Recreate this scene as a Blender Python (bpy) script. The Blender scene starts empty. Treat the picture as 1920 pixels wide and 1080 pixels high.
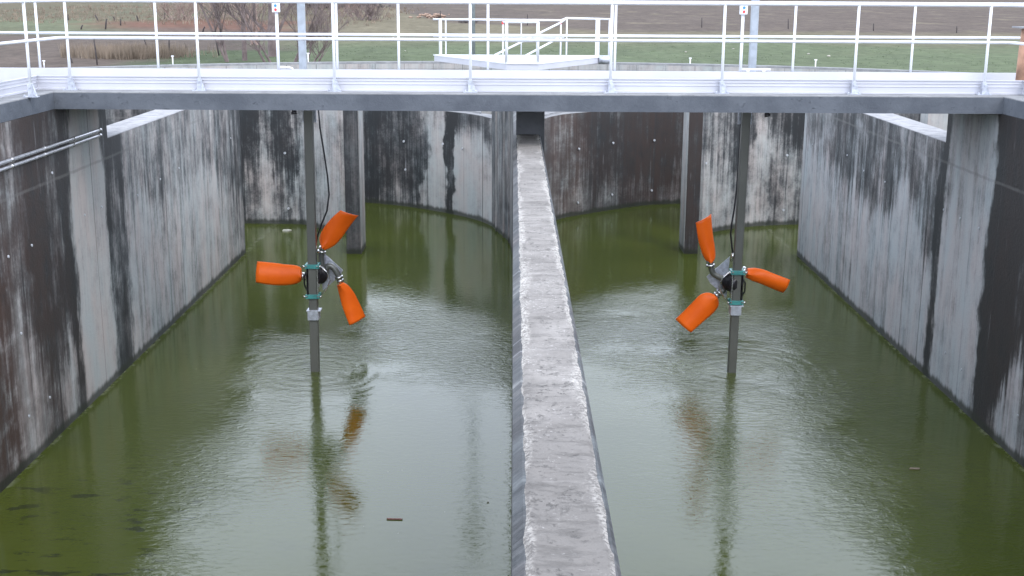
import bpy, math, random
from mathutils import Vector, Matrix, noise
R = math.radians
random.seed(7)
C = bpy.data.collections.new('scene'); bpy.context.scene.collection.children.link(C)
SC = bpy.context.scene

# ---------------------------------------------------------------- camera
F, PITCH, ROLL = 2316.4, 13.55, 0.30
CZ = 1.303                       # the eye above the footbridge slab (z = 0)
WZ = CZ - 5.70                   # water level
cam_d = bpy.data.cameras.new('camera'); cam = bpy.data.objects.new('camera', cam_d); C.objects.link(cam)
cam_d.sensor_width = 36; cam_d.lens = F / 1920 * 36; cam_d.clip_end = 5000; cam_d.clip_start = .05
CM = Matrix.Translation((0, 0, CZ)) @ Matrix.Rotation(R(90 - PITCH), 4, 'X') @ Matrix.Rotation(R(ROLL), 4, 'Z')
cam.matrix_world = CM
SC.camera = cam
def ray(px, py):
    return CM.to_3x3() @ Vector(((px - 960) / F, -(py - 540) / F, -1))
def atY(px, py, Y):
    d = ray(px, py); t = Y / d.y; return Vector((0, 0, CZ)) + d * t
def atZ(px, py, z):
    d = ray(px, py); t = (z - CZ) / d.z; return Vector((0, 0, CZ)) + d * t

# ---------------------------------------------------------------- mesh helpers
class MB:
    def __init__(s): s.v = []; s.f = []; s.uv = []; s.sm = []
    def vert(s, p): s.v.append(tuple(p)); return len(s.v) - 1
    def face(s, idx, uv=None, smooth=False):
        s.f.append(tuple(idx)); s.uv.append(uv); s.sm.append(smooth)
    def box(s, a, b, M=None):
        x0, y0, z0 = a; x1, y1, z1 = b
        P = [(x0,y0,z0),(x1,y0,z0),(x1,y1,z0),(x0,y1,z0),(x0,y0,z1),(x1,y0,z1),(x1,y1,z1),(x0,y1,z1)]
        if M: P = [M @ Vector(p) for p in P]
        i = len(s.v); s.v += [tuple(p) for p in P]
        for f in [(0,3,2,1),(4,5,6,7),(0,1,5,4),(1,2,6,5),(2,3,7,6),(3,0,4,7)]:
            uv = []
            for k in f:
                p = P[k]
                if f in ((0,3,2,1),(4,5,6,7)): uv.append((p[0], p[1]))
                elif f in ((0,1,5,4),(2,3,7,6)): uv.append((p[0], p[2]))
                else: uv.append((p[1], p[2]))
            s.face([i + k for k in f], uv)
        return s
    def tube(s, pts, rad, n=8, caps=True):
        pts = [Vector(p) for p in pts]; m = len(pts)
        rr = rad if isinstance(rad, (list, tuple)) else [rad] * m
        prev = None; rings = []
        for i, p in enumerate(pts):
            t = (pts[min(i + 1, m - 1)] - pts[max(i - 1, 0)]).normalized()
            a = prev if prev is not None else (Vector((0, 0, 1)) if abs(t.z) < .9 else Vector((1, 0, 0)))
            u = (a - t * a.dot(t)).normalized(); w = t.cross(u); prev = u
            rings.append([s.vert(p + (u * math.cos(2*math.pi*k/n) + w * math.sin(2*math.pi*k/n)) * rr[i]) for k in range(n)])
        for i in range(m - 1):
            for k in range(n):
                s.face((rings[i][k], rings[i][(k+1) % n], rings[i+1][(k+1) % n], rings[i+1][k]), None, n > 4)
        if caps:
            s.face(list(reversed(rings[0]))); s.face(rings[-1])
        return s
    def prism(s, poly, axis_vec, M=None):
        """extrude a planar polygon (list of 3-vectors) along axis_vec"""
        a = Vector(axis_vec); n = len(poly)
        P = [Vector(p) for p in poly] + [Vector(p) + a for p in poly]
        if M: P = [M @ p for p in P]
        i = len(s.v); s.v += [tuple(p) for p in P]
        s.face([i + k for k in reversed(range(n))]); s.face([i + n + k for k in range(n)])
        for k in range(n):
            s.face((i + k, i + (k+1) % n, i + n + (k+1) % n, i + n + k))
        return s
    def wall(s, line, th, z0, z1, uv=None, nz=1):
        """vertical wall following a plan polyline, thickness th to its left side; uv(i) gives u per point"""
        L = [Vector((p[0], p[1], 0)) for p in line]; m = len(L)
        nrm = []
        for i in range(m):
            t = (L[min(i+1, m-1)] - L[max(i-1, 0)]).normalized(); nrm.append(Vector((-t.y, t.x, 0)))
        us = [uv(p) if uv else 0 for p in L]
        if not uv:
            us[0] = 0
            for i in range(1, m): us[i] = us[i-1] + (L[i] - L[i-1]).length
        zt = z1 if callable(z1) else (lambda i: z1)
        A = [[s.vert((p.x, p.y, z0 + (zt(i) - z0) * k / nz)) for k in range(nz + 1)] for i, p in enumerate(L)]
        B = [[s.vert((p.x + nrm[i].x * th, p.y + nrm[i].y * th, z0 + (zt(i) - z0) * k / nz)) for k in range(nz + 1)] for i, p in enumerate(L)]
        for i in range(m - 1):
            for k in range(nz):
                q = [A[i][k], A[i+1][k], A[i+1][k+1], A[i][k+1]]
                s.face(q, [(us[i], s.v[q[0]][2]), (us[i+1], s.v[q[1]][2]), (us[i+1], s.v[q[2]][2]), (us[i], s.v[q[3]][2])])
                q = [B[i+1][k], B[i][k], B[i][k+1], B[i+1][k+1]]
                s.face(q, [(us[i+1], s.v[q[0]][2]), (us[i], s.v[q[1]][2]), (us[i], s.v[q[2]][2]), (us[i+1], s.v[q[3]][2])])
            q = [A[i][nz], A[i+1][nz], B[i+1][nz], B[i][nz]]
            s.face(q, [(s.v[k][0], s.v[k][1]) for k in q])
        for e, rev in ((0, False), (m - 1, True)):
            q = [B[e][0], A[e][0], A[e][nz], B[e][nz]]
            if rev: q = [A[e][0], B[e][0], B[e][nz], A[e][nz]]
            s.face(q, [(us[e] + (0 if k in A[e] else th), s.v[k][2]) for k in q])
        return s
    def build(s, name, mat, parent=None, bevel=0, col=None):
        me = bpy.data.meshes.new(name); me.from_pydata(s.v, [], s.f)
        uvl = me.uv_layers.new(name='UVMap')
        for p, uv in zip(me.polygons, s.uv):
            for k, li in enumerate(p.loop_indices):
                if uv: uvl.data[li].uv = uv[k]
                else:
                    c = me.vertices[me.loops[li].vertex_index].co; uvl.data[li].uv = (c.x + c.y, c.z)
        for p, sm in zip(me.polygons, s.sm): p.use_smooth = sm
        me.materials.append(mat)
        if col:
            at = me.color_attributes.new('Col', 'FLOAT_COLOR', 'POINT')
            for i, c in enumerate(col): at.data[i].color = (c[0], c[1], c[2], 1)
        me.update()
        o = bpy.data.objects.new(name, me); C.objects.link(o)
        if parent:
            o.parent = parent
            o.matrix_parent_inverse = Matrix.Translation(-parent.location) if not parent.rotation_euler.z else parent_matrix(parent).inverted()
        if bevel:
            b = o.modifiers.new('bevel', 'BEVEL'); b.width = bevel; b.segments = 2; b.limit_method = 'ANGLE'
        return o
def parent_matrix(o):
    return Matrix.Translation(o.location) @ o.rotation_euler.to_matrix().to_4x4()
def tag(o, label=None, cat=None, group=None, kind=None):
    if label: o['label'] = label
    if cat: o['category'] = cat
    if group: o['group'] = group
    if kind: o['kind'] = kind
    return o
def empty(name, loc, label, cat, group=None):
    o = bpy.data.objects.new(name, None); C.objects.link(o); o.location = loc; o.empty_display_size = .2
    return tag(o, label, cat, group)
def copy_thing(src, off, label=None):
    """copy a thing built in world space and its parts, moved by off"""
    r = src.copy(); C.objects.link(r); r.location = src.location + Vector(off)
    if label: r['label'] = label
    for ch in [c for c in C.objects if c.parent == src]:
        c2 = ch.copy(); C.objects.link(c2); c2.parent = r
        for g in [c for c in C.objects if c.parent == ch]:
            g2 = g.copy(); C.objects.link(g2); g2.parent = c2
    return r

# ---------------------------------------------------------------- materials
class NT:
    def __init__(s, name):
        s.m = bpy.data.materials.new(name); s.m.use_nodes = True; s.t = s.m.node_tree
        s.b = s.t.nodes['Principled BSDF']
    def n(s, typ, **kw):
        x = s.t.nodes.new(typ)
        for k, v in kw.items():
            if k.startswith('i_'): x.inputs[int(k[2:]) if k[2:].isdigit() else k[2:]].default_value = v
            else: setattr(x, k, v)
        return x
    def l(s, a, b): s.t.links.new(a, b)
    def setin(s, sock, v):
        if hasattr(v, 'is_output') : s.l(v, sock)
        else: sock.default_value = v
    def math(s, op, a, b=0.0, c=None, clamp=False):
        x = s.n('ShaderNodeMath', operation=op, use_clamp=clamp)
        s.setin(x.inputs[0], a); s.setin(x.inputs[1], b)
        if c is not None: s.setin(x.inputs[2], c)
        return x.outputs[0]
    def vec(s, x, y, z=0.0):
        c = s.n('ShaderNodeCombineXYZ')
        for k, v in enumerate((x, y, z)): s.setin(c.inputs[k], v)
        return c.outputs[0]
    def noise(s, v, scale=1.0, detail=4.0, rough=.55, dist=0.0):
        x = s.n('ShaderNodeTexNoise'); s.l(v, x.inputs['Vector'])
        x.inputs['Scale'].default_value = scale; x.inputs['Detail'].default_value = detail
        x.inputs['Roughness'].default_value = rough; x.inputs['Distortion'].default_value = dist
        return x.outputs['Fac']
    def ss(s, v, a, b):
        x = s.n('ShaderNodeMapRange', interpolation_type='SMOOTHSTEP'); s.setin(x.inputs[0], v)
        s.setin(x.inputs[1], a); s.setin(x.inputs[2], b); x.inputs[3].default_value = 0; x.inputs[4].default_value = 1
        return x.outputs[0]
    def mix(s, f, a, b, blend='MIX'):
        x = s.n('ShaderNodeMix', data_type='RGBA', blend_type=blend)
        s.setin(x.inputs['Factor'], f)
        for nm, v in ((6, a), (7, b)):
            if hasattr(v, 'is_output'): s.l(v, x.inputs[nm])
            else: x.inputs[nm].default_value = (*v, 1)
        return x.outputs[2]
    def ramp(s, f, stops, interp='LINEAR'):
        x = s.n('ShaderNodeValToRGB'); s.l(f, x.inputs[0]); cr = x.color_ramp; cr.interpolation = interp
        stops = sorted(stops)
        while len(cr.elements) < len(stops): cr.elements.new(1.0)
        for e, (p, c) in zip(cr.elements, stops):
            e.position = min(1, max(0, p)); e.color = (c, c, c, 1) if not isinstance(c, tuple) else (*c, 1)
        return x.outputs[0]
    def bump(s, h, strength=.3, dist=.02):
        b = s.n('ShaderNodeBump'); b.inputs['Strength'].default_value = strength; b.inputs['Distance'].default_value = dist
        s.l(h, b.inputs['Height']); s.l(b.outputs[0], s.b.inputs['Normal']); return b

def simple(name, col, rough=.5, metal=0, var=.15, scale=6, bump=0, spec=.5):
    t = NT(name); g = t.n('ShaderNodeTexCoord'); nz = t.noise(g.outputs['Object'], scale, 6)
    a = tuple(max(0, c * (1 - var)) for c in col); b = tuple(min(1, c * (1 + var)) for c in col)
    t.l(t.mix(t.ss(nz, .3, .7), a, b), t.b.inputs['Base Color'])
    n2 = t.noise(g.outputs['Object'], scale * 7, 4)
    t.l(t.math('ADD', t.math('MULTIPLY', n2, .25), rough - .12), t.b.inputs['Roughness'])
    t.b.inputs['Metallic'].default_value = metal; t.b.inputs['Specular IOR Level'].default_value = spec
    if bump: t.bump(n2, bump, .01)
    return t.m

def streaky(name, lo, hi, dark, top, length, ztop, brown=None, dark_c=(.022,.023,.025), mid_c=(.102,.102,.104), light_c=(.405,.395,.385),
            amp=1.04, fu=1.0, boards=.9, seed=0.0, joint=-1.1, bias=0.0):
    """board-marked concrete with wet streaks.  u (metres along the wall) and z come from the UV map.
    dark / top / brown: lists of (u, value): darkness, strength of the dark run-down from the top."""
    t = NT(name); uvn = t.n('ShaderNodeUVMap'); sp = t.n('ShaderNodeSeparateXYZ'); t.l(uvn.outputs[0], sp.inputs[0])
    u, z = sp.outputs[0], sp.outputs[1]
    us = t.math('ADD', u, seed)
    wob = t.noise(t.vec(t.math('MULTIPLY', us, 1.5), t.math('MULTIPLY', z, .9)), 1, 3)
    wob2 = t.noise(t.vec(t.math('MULTIPLY', us, 6), t.math('MULTIPLY', z, 3)), 1, 3)
    uw = t.math('ADD', u, t.math('ADD', t.math('MULTIPLY', t.math('SUBTRACT', wob, .5), .55), t.math('MULTIPLY', t.math('SUBTRACT', wob2, .5), .30)))
    fac = t.math('DIVIDE', t.math('SUBTRACT', uw, lo), hi - lo, clamp=True)
    cv = lambda L: [((p - lo) / (hi - lo), c) for p, c in L]
    D = t.ramp(fac, cv(dark))
    n1 = t.noise(t.vec(t.math('MULTIPLY', us, 1.7 * fu), t.math('MULTIPLY', z, .13)), 1, 5, .6)
    n2 = t.noise(t.vec(t.math('MULTIPLY', us, 7 * fu), t.math('MULTIPLY', z, .35)), 1, 5, .62)
    n3 = t.noise(t.vec(us, z, 3.1), 2.3, 8, .68)
    n4 = t.noise(t.vec(us, z, 9.1), 24, 5, .7)
    n5 = t.noise(t.vec(t.math('MULTIPLY', us, 26 * fu), t.math('MULTIPLY', z, .8)), 1, 3, .6)
    # run-downs from the top edge
    Lc = t.math('MULTIPLY', t.ramp(fac, cv(length)), t.math('ADD', .25, t.math('MULTIPLY', t.math('ADD', n1, n2), .75)))
    depth = t.math('SUBTRACT', ztop, z)
    run = t.math('SUBTRACT', 1.0, t.ss(t.math('SUBTRACT', depth, t.math('MULTIPLY', Lc, 4.0)), -.35, .35))
    T = t.math('MULTIPLY', run, t.ramp(fac, cv(top)))
    d = t.math('ADD', D, T)
    n6 = t.noise(t.vec(t.math('MULTIPLY', us, 1.3), t.math('MULTIPLY', z, .75), 6.2), 1, 7, .66)
    n7 = t.noise(t.vec(t.math('MULTIPLY', us, 5.5), t.math('MULTIPLY', z, 2.6), 1.2), 1, 6, .7)
    for nn, a in ((n1, .70), (n2, 1.0), (n6, .85), (n7, .75), (n3, .70), (n5, .48), (n4, .40)):
        d = t.math('ADD', d, t.math('MULTIPLY', t.math('SUBTRACT', nn, .5), a * amp))
    d = t.math('ADD', d, bias - .06, clamp=True)
    col = t.ramp(d, [(0.0, light_c), (.22, tuple(c * .86 for c in light_c)), (.48, tuple((a + b) / 2.3 for a, b in zip(light_c, mid_c))), (.66, mid_c), (.88, tuple(c * 1.45 for c in dark_c)), (1.0, dark_c)])
    if brown:
        B = t.math('MULTIPLY', t.ramp(fac, cv(brown)), t.ss(t.math('ADD', t.math('MULTIPLY', n3, .6), t.math('MULTIPLY', n2, .5)),   .36, .62))
        col = t.mix(B, col, (.060, .037, .030))
    hn = t.noise(t.vec(t.math('MULTIPLY', us, 2.4), t.math('MULTIPLY', z, .8), 7.7), 1, 4, .6)
    col = t.mix(1.0, col, t.ramp(hn, [(.35, (1.06, .98, .96)), (.5, (1.0, 1.0, 1.0)), (.65, (.94, 1.01, 1.03))]), 'MULTIPLY')
    # board joints, a cold joint, white lime runs, damp line at the water
    fr = t.math('ABSOLUTE', t.math('SUBTRACT', t.math('FRACT', t.math('ADD', t.math('DIVIDE', us, boards), t.math('MULTIPLY', wob, .01))), .5))
    jl = t.math('MULTIPLY', t.math('LESS_THAN', fr, .012 / boards), t.ss(n1, .35, .6))
    col = t.mix(t.math('MULTIPLY', jl, .6), col, (.03, .031, .034))
    zj = t.math('ABSOLUTE', t.math('SUBTRACT', z, t.math('ADD', joint, t.math('MULTIPLY', wob2, .03))))
    col = t.mix(t.math('MULTIPLY', t.math('SUBTRACT', 1.0, t.ss(zj, .008, .03)), t.math('MULTIPLY', n3, .7)), col, (.16, .155, .15))
    lime = t.math('MULTIPLY', t.ss(t.noise(t.vec(t.math('MULTIPLY', us, 11), t.math('MULTIPLY', z, .5), 5.0), 1, 4), .66, .74), .45)
    col = t.mix(lime, col, (.36, .36, .38))
    pock = t.math('MULTIPLY', t.ss(n4, .64, .72), t.ss(n7, .45, .6)); col = t.mix(t.math('MULTIPLY', pock, .5), col, (.05, .05, .052))
    wl = t.math('SUBTRACT', 1.0, t.ss(t.math('SUBTRACT', z, t.math('MULTIPLY', n2, .20)), WZ - .03, WZ + .06))
    col = t.mix(t.math('MULTIPLY', wl, .85), col, (.022, .026, .018))
    t.l(col, t.b.inputs['Base Color'])
    t.l(t.math('SUBTRACT', .88, t.math('MULTIPLY', d, .30)), t.b.inputs['Roughness'])
    t.b.inputs['Specular IOR Level'].default_value = .35
    hgt = t.math('ADD', t.math('MULTIPLY', n4, .5), t.math('SUBTRACT', t.math('MULTIPLY', n3, .6), t.math('MULTIPLY', jl, .8)))
    t.bump(hgt, .45, .02)
    return t.m

def slab_mat(name, a, b, spots=.5, scale=3.0, edge=None):
    """weathered concrete seen from above or the smooth face of a slab; edge: (x at the left, x at the right) of bare eroded margins"""
    t = NT(name); g = t.n('ShaderNodeNewGeometry'); P = g.outputs['Position']
    sp = t.n('ShaderNodeSeparateXYZ'); t.l(P, sp.inputs[0])
    n1 = t.noise(P, scale, 8, .65); n2 = t.noise(P, scale * 7, 6, .7); n3 = t.noise(P, 55, 4, .7)
    col = t.mix(t.ss(n1, .32, .68), a, b)
    pit = t.math('MULTIPLY', t.ss(n2, .58, .68), t.ss(n1, .42, .62))
    col = t.mix(t.math('MULTIPLY', pit, spots), col, tuple(c * .38 for c in a))
    col = t.mix(t.math('MULTIPLY', t.ss(n3, .60, .72), spots * .6), col, tuple(c * .5 for c in a))
    h = t.math('ADD', t.math('MULTIPLY', n3, .4), t.math('SUBTRACT', n2, pit))
    if edge:
        s = t.math('MINIMUM', t.math('ABSOLUTE', t.math('SUBTRACT', sp.outputs[0], edge[0])), t.math('ABSOLUTE', t.math('SUBTRACT', sp.outputs[0], edge[1])))
        nw = t.noise(t.vec(t.math('MULTIPLY', sp.outputs[0], 3.0), t.math('MULTIPLY', sp.outputs[1], .9)), 1, 5, .6)
        wid = t.math('MULTIPLY', t.ss(nw, .38, .68), .11)
        m = t.math('SUBTRACT', 1.0, t.ss(t.math('ADD', s, t.math('MULTIPLY', t.math('SUBTRACT', n2, .5), .05)), t.math('MULTIPLY', wid, .3), t.math('ADD', wid, .012)))
        flk = t.math('MULTIPLY', m, t.ss(t.math('ADD', n3, t.math('MULTIPLY', n2, .5)), .62, .84))
        col = t.mix(flk, col, (.60, .56, .52))
        # transverse trowel laps, sludge smears and gravel pits
        st = t.ss(t.noise(t.vec(t.math('MULTIPLY', sp.outputs[0], 3.5), t.math('MULTIPLY', sp.outputs[1], 11)), 1, 8, .75), .50, .66)
        col = t.mix(t.math('MULTIPLY', st, .42), col, tuple(c * .48 for c in a))
        pit2 = t.math('MULTIPLY', t.ss(t.noise(P, 34, 5, .7), .56, .64), t.ss(t.noise(P, 4.2, 4, .6), .42, .62))
        col = t.mix(t.math('MULTIPLY', pit2, .70), col, (.06, .058, .058))
        lt = t.math('MULTIPLY', t.ss(t.noise(P, 46, 4, .7), .57, .66), t.ss(t.noise(P, 3.1, 5, .6), .45, .60))
        col = t.mix(t.math('MULTIPLY', lt, .55), col, (.62, .59, .57))
        yj = t.math('ABSOLUTE', t.math('SUBTRACT', t.math('FRACT', t.math('ADD', t.math('DIVIDE', sp.outputs[1], 1.95), t.math('MULTIPLY', n2, .035))), .5))
        col = t.mix(t.math('MULTIPLY', t.math('SUBTRACT', 1.0, t.ss(yj, .003, .012)), .12), col, (.55, .52, .50))
        near = t.math('MULTIPLY', t.ss(t.math('SUBTRACT', 7.8, t.math('ADD', sp.outputs[1], t.math('MULTIPLY', n1, 1.5))), 0, 2.6), t.ss(n1, .20, .6))
        col = t.mix(t.math('MULTIPLY', near, .60), col, tuple(c * .50 for c in a))
        h = t.math('ADD', h, t.math('MULTIPLY', st, -.5)); h = t.math('ADD', h, t.math('MULTIPLY', pit2, -1.2))
        h = t.math('ADD', h, t.math('MULTIPLY', flk, .9))
    t.l(col, t.b.inputs['Base Color']); t.b.inputs['Roughness'].default_value = .88
    t.b.inputs['Specular IOR Level'].default_value = .25
    t.bump(h, .6, .02)
    return t.m

M = {}
M['beam'] = slab_mat('beam_concrete', (.088,.097,.115), (.130,.141,.162), .25, 1.6)
M['capping'] = slab_mat('capping_concrete', (.22,.22,.23), (.32,.32,.325), .45, 3.5)
M['column'] = slab_mat('column_concrete', (.13,.135,.15), (.18,.185,.20), .4, 2.2)
M['divider_top'] = slab_mat('divider_concrete', (.215,.198,.184), (.308,.285,.266), .6, 2.4, (.051, .379))
M['low_top'] = slab_mat('wall_top_concrete', (.27,.27,.28), (.42,.41,.42), .7, 5.0)
M['white'] = simple('white_painted_metal', (.70,.71,.74), .35, 0, .04, 3)
M['board'] = simple('white_aluminium_board', (.50,.50,.545), .38, 0, .05, 1.2)
M['bracket'] = simple('galvanised_bracket', (.50,.52,.58), .45, .5, .2, 20)
M['mast'] = simple('bluegrey_galvanised', (.36,.39,.43), .42, .4, .12, 9)
M['steel'] = simple('stainless_tube', (.165,.165,.150), .36, .5, .08, 2)
M['bright'] = simple('polished_steel', (.62,.61,.60), .25, .95, .15, 12)
M['pipe'] = simple('zinc_conduit', (.62,.62,.66), .30, .7, .12, 8)
M['black'] = simple('black_rubber', (.012,.012,.016), .45, 0, .2, 10)
M['motor'] = simple('motor_housing', (.028,.026,.030), .32, .2, .4, 14)
M['teal'] = simple('teal_clamp', (.060,.27,.26), .40, 0, .2, 12)
M['orange'] = simple('orange_blade', (1.0,.150,.010), .40, 0, .10, 3, spec=.3)
M['wood'] = simple('weathered_timber', (.34,.19,.125), .75, 0, .35, 5, .3)
M['darkwood'] = simple('dark_post_wood', (.055,.045,.045), .85, 0, .3, 8)
M['twig'] = simple('bare_bark', (.15,.115,.11), .9, 0, .3, 4)
M['twig2'] = simple('pale_bare_bark', (.26,.19,.165), .9, 0, .3, 4)
M['reed'] = simple('dry_reed', (.21,.165,.125), .9, 0, .35, .8)
M['everg'] = simple('dark_evergreen', (.050,.062,.055), .8, 0, .4, 2)
M['grass'] = simple('short_grass', (.11,.14,.08), .9, 0, .4, 1)
M['stone'] = simple('pale_stone', (.40,.37,.32), .85, 0, .2, 5)
M['rubble'] = simple('tan_rubble', (.30,.205,.155), .85, 0, .35, 3)
M['red'] = simple('red_button', (.60,.05,.05), .4)
M['blue'] = simple('blue_button', (.04,.22,.42), .4)
M['box'] = simple('white_switch_box', (.78,.78,.80), .4, 0, .04)
M['leaf'] = simple('dead_leaf', (.26,.13,.11), .7)
M['scrap'] = simple('pale_scrap', (.45,.44,.38), .7)
M['tie'] = simple('pale_plug', (.42,.43,.46), .6)

# side walls: u is the world Y
M['wallL'] = streaky('left_wall_concrete', 8, 27.5,
    [(8,.55),(12.8,.48),(13.2,.62),(13.9,.64),(14.2,.22),(14.8,.28),(14.95,.62),(15.3,.6),(15.55,.30),(15.95,.36),(16.1,.74),(16.38,.72),(16.5,.10),(17.7,.12),(17.85,.86),(18.55,.84),(18.75,.20),(19.2,.28),(21.0,.34),(22.5,.20),(24,.34),(25.8,.44),(26.6,.62)],
    [(8,.5),(16.2,.5),(16.45,.0),(17.7,.05),(18.5,.32),(22,.30),(25,.32),(27,.25)],
    [(8,.62),(14.0,.42),(15.0,.55),(16.2,.75),(16.45,.0),(17.8,.0),(18.6,.26),(21,.36),(23.5,.30),(26.5,.6)], -.82,
    brown=[(8,1.0),(13.9,1.0),(14.3,.55),(15.2,.55),(15.9,.25),(16.4,.15),(16.6,0)], seed=3.0, joint=-1.12)
M['wallR'] = streaky('right_wall_concrete', 8, 27.5,
    [(8,.40),(12.5,.30),(13.4,.28),(13.9,.25),(14.15,.62),(14.55,.6),(14.75,.25),(15.2,.22),(15.4,.84),(16.05,.84),(16.2,.20),(17.85,.17),(17.95,.95),(18.15,.90),(18.25,.18),(19.5,.22),(20.6,.26),(22,.30),(23.5,.34),(25,.28),(26.4,.24)],
    [(8,.8),(15.2,.8),(16.05,.5),(16.2,.12),(17.8,.12),(18.2,.5),(22,.5),(25,.4),(27,.30)],
    [(8,.66),(14.2,.62),(14.9,.60),(16.05,.9),(16.3,.22),(17.8,.2),(18.3,.50),(19.6,.20),(20.8,.42),(23,.36),(25,.30),(27,.16)], -.82,
    brown=[(8,.35),(14.5,.30),(16.0,.20),(16.3,0)], seed=17.0, light_c=(.39,.388,.395), fu=1.15, joint=-1.12)
# curved walls: u is the world X
M['arcL'] = streaky('left_arc_concrete', -5.2, .2,
    [(-5.2,.70),(-3.6,.64),(-2.5,.62),(-2.35,.50),(-2.2,.22),(-1.78,.18),(-1.70,.88),(-1.52,.92),(-1.45,.18),(-1.1,.12),(-.75,.16),(-.62,.3),(-.5,.12),(-.2,.22)],
    [(-5.2,.2),(-2.4,.3),(-2.2,.2),(-1.75,.2),(-1.5,.7),(-.7,.6),(-.4,.4),(0,.3)],
    [(-5.2,.7),(-2.4,.6),(-2.2,.15),(-1.7,.2),(-1.5,.14),(-.9,.10),(-.5,.2),(0,.3)], -1.70, seed=5.0, fu=1.5, amp=.9, boards=.5, joint=-9)
M['arcR'] = streaky('right_arc_concrete', -.2, 5.2,
    [(-.2,.65),(.9,.55),(1.3,.42),(1.7,.62),(2.3,.80),(3.5,.86),(4.2,.82),(5.2,.78)],
    [(-.2,.2),(5.2,.2)], [(-.2,.5),(5.2,.5)], -1.70,
    brown=[(-.2,.65),(1.6,.70),(2.2,.22),(2.7,.28),(3.6,.48),(4.4,.45),(5.2,.2)], seed=2.0, fu=1.5, amp=.75, joint=-9)
M['backL'] = streaky('left_back_concrete', -7.6, -3.4,
    [(-7.6,.7),(-6.3,.66),(-6.15,.45),(-5.95,.42),(-5.85,.68),(-5.45,.70),(-5.35,.40),(-5.2,.55),(-5.0,.40),(-4.2,.38),(-3.9,.42)],
    [(-7.6,.3),(-5.3,.35),(-5.0,.12),(-3.9,.1)], [(-7.6,.62),(-6.2,.46),(-5.4,.6),(-5.0,.12),(-3.9,.1)], -.82, seed=8.0, fu=1.5, joint=-9)
M['backR'] = streaky('right_back_concrete', 3.4, 7.6,
    [(3.4,.5),(4.4,.42),(4.9,.36),(5.2,.5),(5.5,.62),(5.8,.55),(5.95,.30),(6.35,.34),(6.45,.62),(7.6,.6)],
    [(3.4,.35),(7.6,.35)], [(3.4,.38),(5.5,.50),(6.0,.30),(7.6,.42)], -.82, seed=11.0, fu=1.4, joint=-1.35)
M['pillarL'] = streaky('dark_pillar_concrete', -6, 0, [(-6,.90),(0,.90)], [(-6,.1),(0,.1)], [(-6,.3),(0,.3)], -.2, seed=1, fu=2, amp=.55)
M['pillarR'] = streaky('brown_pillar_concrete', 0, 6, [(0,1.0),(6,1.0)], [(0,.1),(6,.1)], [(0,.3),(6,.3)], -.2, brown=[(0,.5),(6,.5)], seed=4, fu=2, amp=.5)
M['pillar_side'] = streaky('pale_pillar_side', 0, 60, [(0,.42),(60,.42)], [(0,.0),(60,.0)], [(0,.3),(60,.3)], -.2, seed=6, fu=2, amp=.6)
M['outer'] = streaky('outer_wall_concrete', -60, 60, [(-60,.55),(60,.55)], [(-60,.2),(60,.2)], [(-60,.3),(60,.3)], -.8, seed=6, fu=.9, amp=.9)
M['pale_outer'] = streaky('pale_outer_concrete', -60, 60, [(-60,.22),(60,.22)], [(-60,.0),(60,.0)], [(-60,.3),(60,.3)], -.8, seed=9, fu=.9, amp=.8)
M['divside'] = streaky('divider_side_concrete', -13, 40, [(-13,.72),(40,.72)], [(-5,.1),(40,.1)], [(-5,.2),(40,.2)], -.8, seed=6, fu=1.2, amp=.8)

# ---------------------------------------------------------------- constants
XL, XR, YB, YR = -5.921, 6.326, 16.06, 18.05      # channel faces, bridge front and rear
ZT = CZ - 2.12                                     # low wall tops
ZB = WZ - 1.6                                      # floor of the basin
YE = 26.88

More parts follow.
